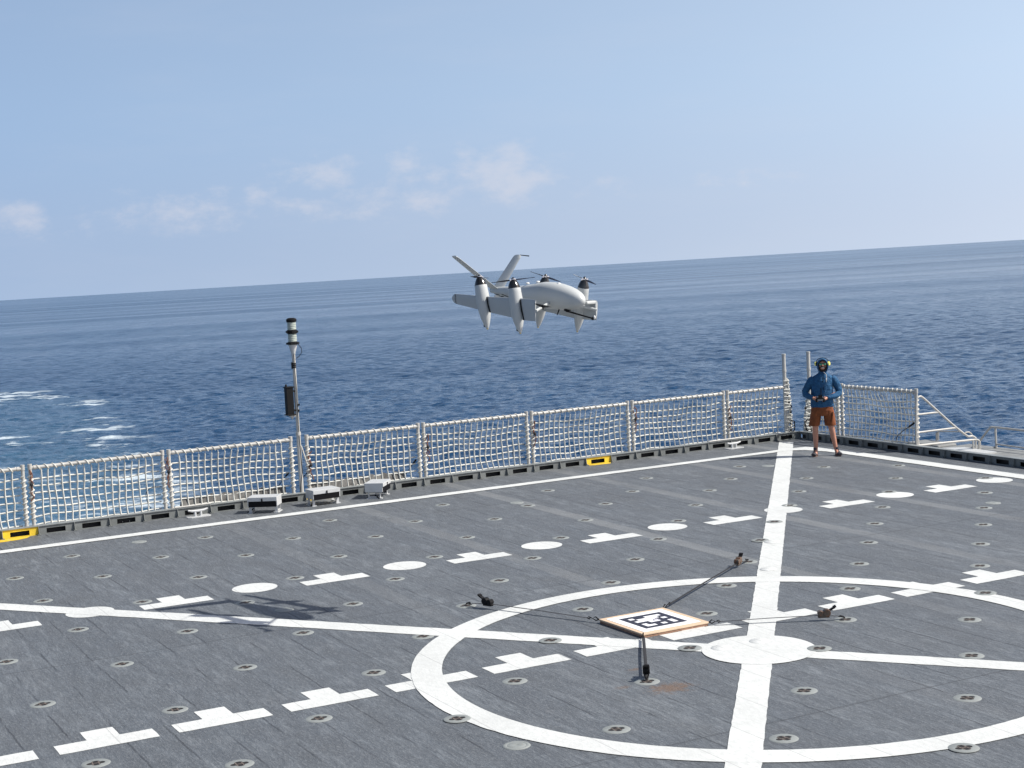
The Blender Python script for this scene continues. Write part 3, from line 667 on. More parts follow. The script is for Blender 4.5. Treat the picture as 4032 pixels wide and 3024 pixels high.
n = 48
vs = []; 
for k in range(n):
    a = 2 * pi * k / n; vs += [V((Rr * cos(a), Rr * sin(a), 0)), V(((Rr - .006) * cos(a), (Rr - .006) * sin(a), .0035)), V((lobe(a) * cos(a), lobe(a) * .86 * sin(a), .0035)), V((lobe(a) * cos(a), lobe(a) * .86 * sin(a), .0016))]
pl.add(vs, [(4 * k + j, 4 * ((k + 1) % n) + j, 4 * ((k + 1) % n) + j + 1, 4 * k + j + 1) for k in range(n) for j in range(3)])
plate_mesh = pl.build('plate', 'tieplate'); cup = MB(); cup.prism([((Rr - .02) * cos(2 * pi * k / 24), (Rr - .02) * sin(2 * pi * k / 24)) for k in range(24)], .0002, .0014)
cup_o = cup.build('recess', 'recess', smooth=False)
cb = MB(); cb.box((-.026, 0, .0026), (.012, .105, .002)); cb.box((.026, .0, .0026), (.010, .10, .002)); cb.box((0, .0, .0026), (.05, .010, .002)); bar_o = cb.build('cross_bar', 'bar', smooth=False)
ROWS = {}
for (u, v) in TD:
    p = dk(u, v); ROWS.setdefault(None, []).append(p)
pts = ROWS[None]; pts.sort(key=lambda p: -p.y); rows = []
for p in pts:
    if rows and abs(rows[-1][-1].y - p.y) < .38 and abs(sum(q_.y for q_ in rows[-1]) / len(rows[-1]) - p.y) < .5: rows[-1].append(p)
    else: rows.append([p])
first = True; NR = len(rows)
for ri, rw in enumerate(rows):
    rw.sort(key=lambda p: p.x)
    for ci, p in enumerate(rw):
        lab = 'tie-down socket, %s from the left in the %s row from the long net railing' % (ORD[ci + 1], ORD[ri + 1])
        r_ = thing('tie_down_socket', (p.x, p.y, .0), lab, 'tie-down', 'tie-down sockets set into the deck', random.uniform(-.12, .12))
        onw = False
        d_ = (p.xy - V((CX, CY))).length
        if abs(d_ - 3.34) < .2 or d_ < .62: onw = True; r_.location.z = .0070
        for dx_, dy_ in ((cos(RAD(-51.3)), sin(RAD(-51.3))), (cos(RAD(51.8)), sin(RAD(51.8)))):
            if abs((p.x - CX) * dy_ - (p.y - CY) * dx_) < .22: onw = True; r_.location.z = .0070
        for k in range(-1, 7):
            if (p.xy - V((1.385 + 2.085 * k, -2.24))).length < .4: r_.location.z = .0035
        for o in (plate_mesh, cup_o, bar_o):
            if first: c_ = o
            else:
                c_ = o.copy(); COL.objects.link(c_)
            c_.parent = r_
        first = False
for i, (u, v, lab) in enumerate([(547, 2134, 'blank grey deck cover in front of the net panel left of the mast'), (1118, 2402, 'blank grey deck cover lying in the shadow of the aircraft'), (2034, 2936, 'blank grey deck cover just outside the front left of the ring'), (2034, 1980, 'small blank deck cover in front of the middle net panel'),
                 (3024, 1835, 'small blank deck cover left of the thick line near the corner'), (3909, 1981, 'small blank deck cover near the right picture edge')]):
    p = dk(u, v); b = MB(); b.lathe([(0, .118), (.005, .112), (.0055, .085), (.004, .082), (.006, .078), (.006, .02), (.004, .015), (.004, 0)], n=32)
    o = b.build('deck_cover', 'tieplate' if i != 1 else 'tieplate', None); o.location = (p.x, p.y, .0004); tag(o, lab, 'deck cover', 'blank round covers in the deck')
for i, (x, y, lab) in enumerate([(4.72, -8.44, 'white painted round cover in the centre disc, far side'), (4.26, -8.42, 'white painted round cover in the centre disc, left side'), (6.93, -5.62, 'white painted round cover on the thick line above the ring'), (8.05, -4.2, 'white painted round cover on the thick line, farther up than the ring')]):
    b = MB(); b.lathe([(0, .105), (.004, .10), (.004, 0)], n=32); o = b.build('deck_cover', 'white', None); o.location = (x, y, .0078); tag(o, lab, 'deck cover', 'blank round covers in the deck')
# ------------------------------------------------------------------ landing marker board
zb = .046
cs = [dk(u, v, zb) for u, v in [(2350 + 50 * .2125, 2370 + 318 * .2125), (2350 + 1240 * .2125, 2370 + 95 * .2125), (2350 + 2060 * .2125, 2370 + 372 * .2125), (2350 + 848 * .2125, 2370 + 598 * .2125)]]
bc = sum(cs, V()) / 4; x0, x1 = (cs[0].x + cs[3].x) / 2, (cs[1].x + cs[2].x) / 2; y1, y0 = (cs[0].y + cs[1].y) / 2, (cs[2].y + cs[3].y) / 2
BW, BH = x1 - x0, y1 - y0; brz = math.atan2(cs[1].y - cs[0].y, cs[1].x - cs[0].x) * .5
r_ = thing('landing_marker', (bc.x, bc.y, 0), 'wooden board with a black and white square marker strapped to the deck', 'marker board', None, brz)
b = MB(); b.box((0, 0, zb - .009), (BW, BH, .018)); b.build('board', 'wood', r_, smooth=False, bevel=.003)
b = MB()
for sx, sy, lx, ly in ((0, -1, BW - .02, .035), (0, 1, BW - .02, .035), (-1, 0, .035, BH - .11), (1, 0, .035, BH - .11)): b.box((sx * (BW / 2 - .025), sy * (BH / 2 - .025), (zb - .018) / 2 + .001), (lx, ly, zb - .0185))
b.build('frame', 'woodedge', r_, smooth=False)
b = MB(); b.box((-.005, .0, zb + .0015), (BW * .86, BH * .86, .002)); b.build('sheet', 'sheet', r_, smooth=False)
tg = BW * .63; thh = BH * .62; ox, oy = -.005, .0
b = MB()
whites = {(1,1),(1,3),(1,5),(1,6),(2,2),(2,3),(2,6),(3,2),(3,3),(3,4),(4,1),(4,2),(4,3),(4,4),(4,6),(5,1),(5,2),(6,1),(6,3),(6,5),(6,6)}
for i in range(8):
    for j in range(8):
        if (i, j) in whites: continue
        xx = ox - tg / 2 + tg * i / 8; yy = oy + thh / 2 - thh * j / 8; z_ = zb + .0040
        b.add([(xx, yy, z_), (xx + tg / 8, yy, z_), (xx + tg / 8, yy - thh / 8, z_), (xx, yy - thh / 8, z_)], [(0, 3, 2, 1)])
b.build('marker_print', 'ink', r_, smooth=False)
b = MB(); rs = random.Random(5)
for i in range(7):
    for j in range(7):
        if rs.random() < .5:
            e = tg / 8 * 1.25 / 7; xx = ox - tg * .005 + i * e; yy = oy + .01 - j * e * .95 + tg / 16
            b.box((xx, yy, zb + .0045), (e, e * .9, .001))
b.build('fine_print', 'greyink', r_, smooth=False)
# ratchet straps
def strap(a, btm, rpos, label, uv_h, brown=False, hook=True):
    """a: board corner (world), btm: socket centre, rpos: fraction of the way where the ratchet sits"""
    a, btm = V(a), V(btm); d = (btm - a); L = d.length; dn = d.normalized(); yaw = math.atan2(d.y, d.x)
    root = thing('ratchet_strap', (a.x, a.y, 0), label, 'strap', 'ratchet straps holding the marker board', yaw)
    def P(t, z, s=0.): return V((L * t, s, z))
    b = MB(); b.tube([P(.06, zb - .005), P(.02 + rpos * .5, .055), P(rpos, .06)], .0165, 4, flat=.10)
    b.build('webbing', 'blackcloth', root, smooth=False)
    b = MB(); b.tube([P(.0, zb - .006), P(.02, zb + .02), P(.045, zb), P(.02, zb - .02), P(.0, zb - .006)], .007, 6); b.tube([P(.05, zb), P(.07, zb + .012), P(.085, zb - .004), P(.065, zb - .014)], .006, 6); b.build('hook', 'black', root)
    b = MB(); c_ = P(rpos, .07)
    b.box(c_ + V((0, 0, 0)), (.12, .052, .07)); b.lathe([(-.033, .040), (.033, .040)], c_ + V((.035, 0, .018)), (0, 1, 0), 14); b.lathe([(-.033, .030), (.033, .030)], c_ + V((-.035, 0, .012)), (0, 1, 0), 14)
    b.build('ratchet', 'ratchet' if brown else 'black', root, bevel=.003)
    b = MB(); b.box(c_ + V((.075, 0, .048)), (.10, .045, .014), Matrix.Rotation(RAD(-28), 3, 'Y')); b.box(c_ + V((.118, 0, .078)), (.035, .05, .018), Matrix.Rotation(RAD(-28), 3, 'Y')); b.build('handle', 'black', root, smooth=False)
    b = MB(); b.tube([c_ + V((.06, 0, -.02)), P(min(rpos + .12 / L + .02, .97), .045), P(1., .02)], .0165, 4, flat=.25); b.build('short_webbing', 'blackcloth', root, smooth=False)
    b = MB(); e = P(1., .02); b.tube([e + V((-.07, 0, .018)), e + V((-.045, .016, .022)), e + V((-.02, .012, .016)), e + V((-.005, 0, .004)), e + V((-.02, -.012, .016)), e + V((-.045, -.016, .022)), e + V((-.07, 0, .018))], .007, 6); b.build('end_hook', 'black', root)
rotm = Matrix.Rotation(brz, 2)
def cor(sx, sy): p = rotm @ V((sx * BW / 2, sy * BH / 2)); return V((bc.x + p.x, bc.y + p.y, 0))
def frac(a, b_, uv):
    a2, b2 = V(a).xy, V(b_).xy; p = dk(uv[0], uv[1], .06).xy; d = b2 - a2; return max(.1, min(.93, (p - a2).dot(d) / d.dot(d)))
sk = {k: dk(*k) for k in [(2547, 2684), (3328, 2440), (2945, 2212), (1835, 2385)]}
A_ = cor(-1, 1); B_ = sk[(1835, 2385)]; strap(A_, B_, frac(A_, B_, (1898, 2384)), 'long black strap from the board\'s left corner across the ring', 0)
A_ = cor(-1, -1); B_ = sk[(2547, 2684)]; strap(A_, B_, frac(A_, B_, (2534, 2645)), 'black strap from the board\'s front corner towards the rust stain', 0)
A_ = cor(1, -1); B_ = sk[(3328, 2440)]; strap(A_, B_, frac(A_, B_, (3249, 2430)), 'black strap with a brown ratchet crossing the thick white line', 0, True)
A_ = cor(1, 1); B_ = sk[(2945, 2212)]; strap(A_, B_, frac(A_, B_, (2908, 2216)), 'strap with a pale ratchet running from the board\'s far corner', 0, True)
# ------------------------------------------------------------------ hovering aircraft
Fv = V((.207, -.972, -.10)).normalized(); Cc = V((3.985, -5.74, 3.585))
Zc = lambda x, y: (1740 + x * .2984, 960 + y * .2984)
roll = RAD(2.5)
Lv = V((0, 0, 1)).cross(Fv).normalized(); Uv = Fv.cross(Lv).normalized()
if Uv.z < 0: Uv = -Uv
Lv2 = Lv * cos(roll) - Uv * sin(roll); Uv2 = Uv * cos(roll) + Lv * sin(roll); Lv, Uv = Lv2, Uv2
DR = thing('tiltwing_drone', Cc, 'pale grey hovering drone with folded wings, four rotors and a V-tail', 'drone')
def dshift(b): return shift(b, Cc)
# fuselage: stations along F (s), half height, half width, centre offset up
ST = [(-1.12, .012, .012, -.035), (-1.10, .030, .028, -.035), (-.98, .046, .042, -.032), (-.80, .060, .056, -.026), (-.62, .078, .074, -.024), (-.45, .102, .096, -.022), (-.28, .128, .120, -.014), (-.12, .143, .137, -.004), (.02, .146, .142, 0), (.14, .142, .138, -.001), (.25, .130, .128, -.004), (.34, .112, .112, -.008), (.41, .090, .09, -.012), (.46, .066, .066, -.015), (.49, .042, .042, -.017), (.505, .018, .018, -.018), (.508, .003, .003, -.018)]
def ringF(s, hh, hw, up, n=28):
    if s > -.2: hh *= 1.05; hw *= 1.05
    if s > .2: s += .025 * min(1, (s - .2) / .2)
    o = []
    for k in range(n):
        a = 2 * pi * k / n; e = .86
        cx_ = math.copysign(abs(cos(a)) ** e, cos(a)); sy_ = math.copysign(abs(sin(a)) ** e, sin(a))
        o.append(Cc + Fv * s + Lv * (hw * cx_) + Uv * (up + hh * sy_))
    return o
b = MB(); b.loft([ringF(*s_) for s_ in ST]); dshift(b).build('fuselage', 'drone', DR)
# wings: folded, chord standing upright; outline measured, given real thickness
def wing(az, P, prof, name_parts, thick=.032, nmat='drone2'):
    hd = V((cos(RAD(az)), sin(RAD(az)), 0)); N = V((-hd.y, hd.x, 0))
    b = MB(); rings = []
    for (tx, ty, bx_, by_, k) in prof:
        t_, b_ = onp(*Zc(tx, ty), P, N), onp(*Zc(bx_, by_), P, N); ch = b_ - t_; th_ = thick * k
        pr = [(0, 0), (.02, .35), (.08, .75), (.22, 1), (.5, .8), (.8, .33), (1, .04)]
        ring_ = [t_ + ch * c_ + N * (w_ * th_ / 2) for c_, w_ in pr] + [t_ + ch * c_ - N * (w_ * th_ / 2) for c_, w_ in pr[::-1][:-1]]
        rings.append(ring_)
    b.loft(rings); return b, hd, N
WR = V((3.285, -5.33, 3.5))
bR, hdR, NR_ = wing(103.5, WR, [(1238, 745, 1236, 1020, .45), (1225, 735, 1225, 1021, .7), (1090, 722, 1090, 1010, 1), (920, 712, 920, 972, .98), (640, 698, 640, 907, .85), (480, 685, 480, 866, .75), (195, 661, 195, 795, .5), (165, 662, 160, 775, .4), (140, 690, 140, 745, .2), (133, 712, 133, 728, .05)], None)
dshift(bR).build('right_wing', 'drone2', DR)
WL = V((4.335, -5.81, 3.45))
bL, hdL, NL_ = wing(105.6, WL, [(2042, 752, 2042, 1000, .7), (2030, 745, 2030, 1008, 1), (1900, 738, 1900, 1000, 1), (1740, 724, 1740, 980, 1), (1340, 688, 1340, 886, .9), (1000, 660, 1000, 795, .7), (790, 640, 790, 738, .5), (750, 642, 750, 722, .3)], None, thick=.05)
dshift(bL).build('left_wing', 'drone2', DR)
fl_ = onp(*Zc(2036, 752), WL, NL_); fr_ = onp(*Zc(1232, 742), WR, NR_)
b = MB(); inn = (Cc - fl_); inn = (inn - Fv * inn.dot(Fv)); inn.z = 0; inn.normalize()
b.box(fl_ + inn * .07 + V((0, 0, -.018)) - Fv * .02, (.16, .05, .035), Matrix((-inn, Fv, V((0, 0, 1)))).transposed())
dshift(b).build('wing_stub', 'drone', DR, bevel=.01)
b = MB(); b.tube([fl_ + V((0, 0, -.10)), Cc + Fv * .1 - Uv * .05], .018, 10); dshift(b).build('fold_spar', 'drone', DR)
b = MB(); b.tube([fr_ + V((0, 0, -.12)), Cc + Fv * .0 - Uv * .06], .016, 10); dshift(b).build('fold_spar', 'drone', DR)
# nacelles with spinners and propellers
def nacelle(top, bot, P, N, blades, foot_dark, k=1., dep=0.):
    a, c_ = onp(*Zc(*top), P, N), onp(*Zc(*bot), P, N); a += N * dep; c_ += N * dep
    ax = (c_ - a); L = ax.length; ax.normalize(); W = .0725 * k
    b = MB(); b.lathe([(L * z, r * W) for z, r in [(.195, .965), (.2, .985), (.27, 1.0), (.4, 1.08), (.52, 1.06), (.66, .98), (.78, .80), (.88, .55), (.95, .34), (.985, .18), (.992, .02)]], a, ax, 26, e1=N, sq=1.)
    o = dshift(b).build('nacelle', 'drone', DR)
    b = MB(); b.lathe([(L * z, r * W) for z, r in [(.0, .02), (.008, .16), (.035, .36), (.07, .55), (.12, .78), (.165, .92), (.196, .99), (.197, .5)]], a, ax, 26); dshift(b).build('spinner', 'spinner', o, smooth=True)
    b = MB(); b.lathe([(L * .965, .22 * W), (L * .985, .17 * W), (L * 1.0, .10 * W), (L * 1.002, .01)], a, ax, 14); dshift(b).build('landing_foot', 'gold', o)
    if foot_dark:
        b = MB(); side = (V((-.86, .5, 0))); b.box(a + ax * L * .925 + side * W * .36 - N * 0, (.012, .03, .035)); dshift(b).build('foot_sensor', 'black', o, smooth=False)
    # propeller
    hub = a + ax * L * .05
    b = MB(); b.lathe([(-.012, .030), (.012, .030)], hub, ax, 14); b.box(hub, (.085, .02, .016), None); dshift(b)
    pr = b.build('propeller', 'hubmetal', o)
    for (dvec, mt_) in blades:
        dv = V(dvec); dv = (dv - ax * dv.dot(ax)).normalized(); sd = ax.cross(dv); rings = []
        for s_, ch, tw in [(.03, .012, 60), (.06, .022, 45), (.11, .030, 30), (.17, .026, 20), (.22, .017, 13), (.243, .006, 10)]:
            tw = RAD(tw); c0 = hub + dv * s_ ; cdir = sd * cos(tw) + ax * sin(tw); nn = sd * -sin(tw) + ax * cos(tw)
            rings.append([c0 + cdir * ch * .5, c0 + nn * .004, c0 - cdir * ch * .5, c0 - nn * .003])
        bb = MB(); bb.loft(rings); dshift(bb).build('blade', mt_, pr)
    return o
im_r = V((RC[0])); view = V((RC[2]))       # picture right / into the picture, as world directions
nacelle((935, 440), (1035, 1186), WR, NR_, [(im_r * 1. + V((0, 0, .0)) + view * .1, 'blade'), (-im_r - view * .1, 'blade')], True)
nacelle((490, 405), (603, 1128), WR, NR_, [(im_r * .40 + view * .92, 'blade'), (-im_r * .40 - view * .92, 'blade')], True)
nacelle((1372, 398), (1268, 1106), WL, NL_, [(-im_r * .72 + view * .7, 'blade'), (im_r * .72 - view * .7, 'blade')], False, .93, 0.)
nacelle((1887, 432), (1785, 1162), WL, NL_, [(im_r * .50 - view * .86, 'blade'), (-im_r * .50 + view * .86, 'bladelight')], False, .93, 0.)
# V-tail
def fin(a, tp, cr, ct):
    a, tp = V(a), V(tp); sd = (tp - a).normalized(); nn = sd.cross(Fv).normalized(); rings = []
    for t, ch in [(0, cr), (.5, (cr + ct) / 2), (.9, ct * 1.02), (.97, ct * .92), (1., ct * .6)]:
        c0 = a + (tp - a) * t; pr = [(0, 0), (.05, .5), (.25, 1), (.6, .7), (1, .05)]
        le = c0 + Fv * ch * .5; rings.append([le - Fv * ch * c_ + nn * w_ * .010 for c_, w_ in pr] + [le - Fv * ch * c_ - nn * w_ * .010 for c_, w_ in pr[::-1][:-1]])
    return rings, tp
tr = onp(*Zc(716, 600), Cc, V((-Fv.y, Fv.x, 0)))
rg, tpR = fin(tr - Lv * .02, (3.20, -4.85, 4.085), .17, .13); b = MB(); b.loft(rg); dshift(b).build('tail_fin', 'drone', DR)
rg, tpL = fin(tr + Lv * .02, (4.085, -4.765, 4.06), .19, .14); b = MB(); b.loft(rg); dshift(b).build('tail_fin', 'drone', DR)
b = MB(); b.tube([tpL + im_r * .02, tpL + im_r * .13 + V((0, 0, -.012))], [.005, .008], 6); dshift(b).build('pitot_probe', 'black', DR)
# belly rod, aerials, sensors
Pf, Nf = Cc, V((-Fv.y, Fv.x, 0)).normalized()
p1, p2 = onp(*Zc(1640, 885), Cc + Lv * -.04, Nf), onp(*Zc(1990, 985), Cc + Lv * -.04, Nf)
b = MB(); b.tube([p1, p1.lerp(p2, .12), p2], [.012, .010, .008], 8); b.box(p1.lerp(p2, .05) + V((0, 0, .015)), (.07, .03, .02)); b.ell(p2, (.016, .016, .02)); dshift(b).build('nose_boom', 'black', DR)
b = MB(); b.ell(p2 + im_r * .02 + V((0, 0, .012)), (.014, .014, .022)); dshift(b).build('boom_sensor', 'dronewhite', DR)
b = MB(); a1, a2 = onp(*Zc(1547, 868), Cc + Lv * -.09, Nf), onp(*Zc(1520, 938), Cc + Lv * -.09, Nf); b.tube([a1, a2], [.008, .006], 6); dshift(b).build('blade_antenna', 'black', DR)
b = MB()
for s_ in (-.42, -.24, .12): 
    c_ = Cc + Fv * s_ + Uv * (.104 if s_ < -.4 else .136 if s_ < 0 else .146) - Lv * .02; b.ell(c_, (.024, .024, .012))
dshift(b).build('top_antenna', 'dronewhite', DR)
def on_body(s, ang, r_=1.0):
    for i in range(len(ST) - 1):
        if ST[i][0] <= s <= ST[i + 1][0]:
            t = (s - ST[i][0]) / (ST[i + 1][0] - ST[i][0]); hh, hw, up = [ST[i][k] * (1 - t) + ST[i + 1][k] * t for k in (1, 2, 3)]; break
    return Cc + Fv * s + Lv * (-hw * cos(ang)) * r_ + Uv * (up + hh * sin(ang)) * r_
b = MB()
for s_, an, w_, h_ in ((-.02, RAD(2), .045, .035), (-.03, RAD(-14), .03, .05), (.0, RAD(-42), .02, .03)):
    c_ = on_body(s_, an, 1.0); n_ = (-Lv * cos(an) + Uv * sin(an)).normalized(); e_ = Fv; g_ = n_.cross(e_)
    b.extrude([c_ + e_ * a_ * w_ * .5 + g_ * d_ * h_ * .5 - n_ * .02 for a_, d_ in ((-1, -1), (1, -1), (1, 1), (-1, 1))], n_ * .0225)
dshift(b).build('decal', 'green', DR, smooth=False)
b = MB(); h0, h1 = onp(*Zc(1215, 792), WR, NR_) - NR_ * -.0, onp(*Zc(1410, 838), WR, NR_)
ft = -NR_ if NR_.dot(CAM - WR) < 0 else NR_
pa, pb = onp(*Zc(1215, 790), WR + ft * .05, NR_), onp(*Zc(1415, 838), WR + ft * .05, NR_)
b.extrude([pa, pa.lerp(pb, .55) + V((0, 0, .004)), pb, pb - V((.07, 0, .001)), pa.lerp(pb, .4) - V((0, 0, .02))], -ft * .04)
b.tube([pa.lerp(pb, .55), pa.lerp(pb, .6) - V((0, 0, .04))], .007, 6); dshift(b).build('wing_hinge', 'black', DR)
for (xa, ya_, xb_, yb_) in ((612, 700, 640, 905), (1052, 735, 1085, 1008)):
    a, c_ = onp(*Zc(xa, ya_), WR, NR_), onp(*Zc(xb_, yb_), WR, NR_); b = MB()
    b.tube([a + ft * .022, a.lerp(c_, .5) + ft * .021, c_ + ft * .004], .0075, 6); dshift(b).build('wing_seam', 'black', DR)
b = MB(); a = onp(*Zc(725, 690), Cc - Lv * .05, Nf); b.box(a, (.055, .03, .03)); dshift(b).build('tail_camera', 'dronewhite', DR, smooth=False)
b = MB(); a = onp(*Zc(775, 695), Cc - Lv * .05, Nf); b.tube([a, a + im_r * .035], .006, 6); a0 = onp(*Zc(695, 660), Cc - Lv * .06, Nf); b.tube([a0, onp(*Zc(760, 680), Cc - Lv * .06, Nf)], .004, 5); a1 = onp(*Zc(790, 665), Cc - Lv * .085, Nf); b.tube([a1, onp(*Zc(880, 700), Cc - Lv * .085, Nf)], .0045, 5); dshift(b).build('tail_linkage', 'black', DR)
# wing tip cap line and control surface lines
a, c_ = onp(*Zc(186, 662), WR, NR_), onp(*Zc(190, 790), WR, NR_); b = MB(); b.tube([a + ft * .012, a.lerp(c_, .5) + ft * .014, c_ + ft * .003], .003, 5); dshift(b).build('tip_seam', 'black', DR)
# ------------------------------------------------------------------ the man
fk = dk(3243, 1795)
man = thing('person', (fk.x, fk.y, .0), 'man in a blue hooded jacket and orange shorts holding a remote controller by the corner', 'person', None, RAD(-37))
CV = [  # skeleton: (pos, radius)
]
def skin(name, nodes, edges, mt, parent, root=0, sub=2):
    me = bpy.data.meshes.new(name); me.from_pydata([n_[0] for n_ in nodes], edges, []); o = bpy.data.objects.new(name, me); COL.objects.link(o)
    sm = o.modifiers.new('skin', 'SKIN'); sm.use_smooth_shade = True
    for i, n_ in enumerate(nodes):
        r = n_[1]; me.skin_vertices[0].data[i].radius = r if isinstance(r, tuple) else (r, r)
        me.skin_vertices[0].data[i].use_root = (i == root)
    ss = o.modifiers.new('sub', 'SUBSURF'); ss.levels = sub; ss.render_levels = sub
    dg = bpy.context.evaluated_depsgraph_get(); me2 = bpy.data.meshes.new_from_object(o.evaluated_get(dg)); o.modifiers.clear(); o.data = me2; me2.materials.clear(); me2.materials.append(M[mt]); me2.polygons.foreach_set('use_smooth', [True] * len(me2.polygons)); o.parent = parent
    return o
# local frame: x = picture right, y = away from the camera, z = up
nodes = [((.0, .0, .95), .125), ((.005, .0, 1.12), .12), ((.02, .0, 1.32), .115), ((.03, .0, 1.45), .08), ((.032, -.005, 1.57), .055), ((.035, -.015, 1.66), .078), ((.036, -.02, 1.735), .088), ((.036, -.015, 1.79), .06),
         ((-.15, .0, 1.42), .045), ((-.298, .025, 1.20), .034), ((-.145, -.17, 1.105), .026), ((.205, .0, 1.42), .045), ((.318, .025, 1.20), .034), ((.08, -.17, 1.095), .026),
         ((-.10, .0, .86), .095), ((-.14, -.01, .50), .058), ((-.135, .02, .36), .056), ((-.135, .02, .10), .035), ((-.145, -.10, .035), .032),
         ((.11, .0, .86), .095), ((.165, -.01, .50), .058), ((.19, .02, .36), .056), ((.235, .02, .10), .035), ((.265, -.10, .035), .032)]
edges = [(0, 1), (1, 2), (2, 3), (3, 4), (4, 5), (5, 6), (6, 7), (3, 8), (8, 9), (9, 10), (3, 11), (11, 12), (12, 13), (0, 14), (14, 15), (15, 16), (16, 17), (17, 18), (0, 19), (19, 20), (20, 21), (21, 22), (22, 23)]
for sg, wr in ((-1, 10), (1, 13)):
    wx = nodes[wr][0][0]; inn = -sg      # fingers curl in under the controller
    pi_ = len(nodes); nodes.append(((wx + inn * .030, -.205, 1.085), (.034, .018))); edges.append((wr, pi_))
    for f_, (dz, ln) in enumerate(((.028, .9), (.010, 1.), (-.008, .95), (-.026, .75))):
        b0 = len(nodes); bx_ = wx + inn * .045
        nodes += [((bx_, -.225, 1.085 + dz), .0095), ((bx_ + inn * .012, -.25 * 1., 1.083 + dz), .009), ((bx_ + inn * .034 * ln, -.262, 1.081 + dz), .008)]
        edges += [(pi_, b0), (b0, b0 + 1), (b0 + 1, b0 + 2)]
    b0 = len(nodes); nodes += [((wx + inn * .018, -.205, 1.122), .011), ((wx + inn * .040, -.218, 1.142), .009)]; edges += [(pi_, b0), (b0, b0 + 1)]
body = skin('body', nodes, edges, 'skin', man)
bm = bmesh.new(); bm.from_mesh(body.data)
ex = MB(); ex.ell((.036, -.112, 1.70), (.014, .022, .024)); ex.ell((.036, -.085, 1.665), (.045, .03, .04)); 
tmp = bpy.data.meshes.new('t'); tmp.from_pydata([tuple(p) for p in ex.v], [], ex.f); bm.from_mesh(tmp); bm.to_mesh(body.data); bm.free(); body.data.polygons.foreach_set('use_smooth', [True] * len(body.data.polygons))
def eloft(secs, n=28, wr=0., seed=1):
    rg = random.Random(seed); b = MB(); rings = []
    for (cx_, cy_, z, rx, ry) in secs:
        rings.append([V((cx_ + rx * cos(2 * pi * k / n) * (1 + wr * mnoise.noise(V((k * .5 + seed, z * 9, seed)))), cy_ + ry * sin(2 * pi * k / n) * (1 + wr * 1.6 * mnoise.noise(V((k * .5, z * 9 + seed, 2.)))), z + wr * .15 * mnoise.noise(V((k * .4, seed, 5)))) ) for k in range(n)])
    b.loft(rings); return b
b = eloft([(.0, 0, .925, .205, .135), (.0, 0, .94, .215, .145), (.0, 0, 1.0, .208, .145), (.002, 0, 1.10, .203, .148), (.005, 0, 1.2, .20, .15), (.01, 0, 1.3, .205, .15), (.02, 0, 1.38, .215, .145), (.025, 0, 1.44, .212, .128), (.028, 0, 1.49, .175, .108), (.03, 0, 1.525, .12, .088), (.032, -.005, 1.55, .082, .078), (.033, -.005, 1.575, .078, .08), (.034, -.005, 1.60, .072, .078)], wr=.11, seed=3)
def slv(pts, rs): b.tube(pts, rs, 14)
slv([(-.13, 0, 1.455), (-.175, .0, 1.42), (-.235, .015, 1.33), (-.30, .03, 1.215), (-.295, .005, 1.165), (-.24, -.075, 1.135), (-.175, -.14, 1.115), (-.16, -.155, 1.11)], [.07, .078, .072, .064, .060, .054, .044, .034])
slv([(.19, 0, 1.465), (.235, .0, 1.42), (.28, .015, 1.33), (.325, .03, 1.215), (.315, .005, 1.165), (.25, -.075, 1.13), (.14, -.14, 1.11), (.105, -.155, 1.10)], [.07, .078, .072, .064, .062, .056, .046, .036])
hood_j = b.build('jacket', 'hoodie', man)
# hood: open shell round the head
b = MB(); hc = V((.036, -.005, 1.705)); rings = []
for j in range(11):
    t = j / 10; a = RAD(-58) + t * RAD(250)   # not used for shape directly
for j in range(12):                          # rings from the face opening to the back of the head
    t = j / 11; yy = -.098 + .215 * t; rr_ = [1.0, 1.05, 1.08, 1.1, 1.1, 1.08, 1.04, .98, .88, .72, .48, .05][j]
    rings.append([hc + V((cos(2 * pi * k / 26) * .098 * rr_, yy, (sin(2 * pi * k / 26) * (.128 if sin(2 * pi * k / 26) > 0 else .14)) * rr_ - .012 + .012 * t)) for k in range(26)])
inner = [[hc + (p - hc) * .90 + V((0, .0, 0)) for p in rings[0]]]
b.loft([[hc + V(((p - hc).x * .80, (p - hc).y + .03, (p - hc).z * .80)) for p in rings[0]]] + rings, caps=False); b.build('hood', 'hoodie', man)
b = MB(); b.tube([(.033, -.135, 1.13 + .04 * i) for i in range(10)], .008, 5); b.tube([(-.01, -.14, 1.30), (-.012, -.152, 1.22), (-.01, -.15, 1.14)], .006, 5); b.build('zip', 'black', man)
b = MB(); b.tube([(.05, -.10, 1.58), (.095, -.13, 1.54), (.098, -.148, 1.47), (.09, -.152, 1.40)], .008, 5); b.ell((.09, -.155, 1.44), (.012, .01, .028)); b.build('drawstring', 'lightbox', man)
b = eloft([(.0, 0, .955, .185, .125), (.0, 0, .94, .198, .135), (.0, 0, .88, .205, .14), (.0, 0, .80, .212, .14), (.0, 0, .765, .20, .13)], wr=.05, seed=8)
for sg, cx0, cx1 in ((-1, -.105, -.155), (1, .115, .145)):
    n_ = 22
    secs = [(cx0, 0, .86, .10, .13), (cx0 + (cx1 - cx0) * .3, 0, .77, .104, .125), (cx0 + (cx1 - cx0) * .6, 0, .68, .103, .115), (cx1, 0, .585, .104, .112), (cx1, 0, .575, .100, .108), (cx1, 0, .60, .088, .094)]
    e = eloft(secs, 22, .07, 5 + sg); b.add(e.v, e.f)
b.build('shorts', 'shorts', man)
b = MB(); b.box((.18, -.115, .74), (.018, .02, .20), Matrix.Rotation(RAD(8), 3, 'Y')); b.box((.12, -.135, .915), (.10, .012, .012), Matrix.Rotation(RAD(14), 3, 'Y')); b.build('shorts_pocket', 'shorts', man)
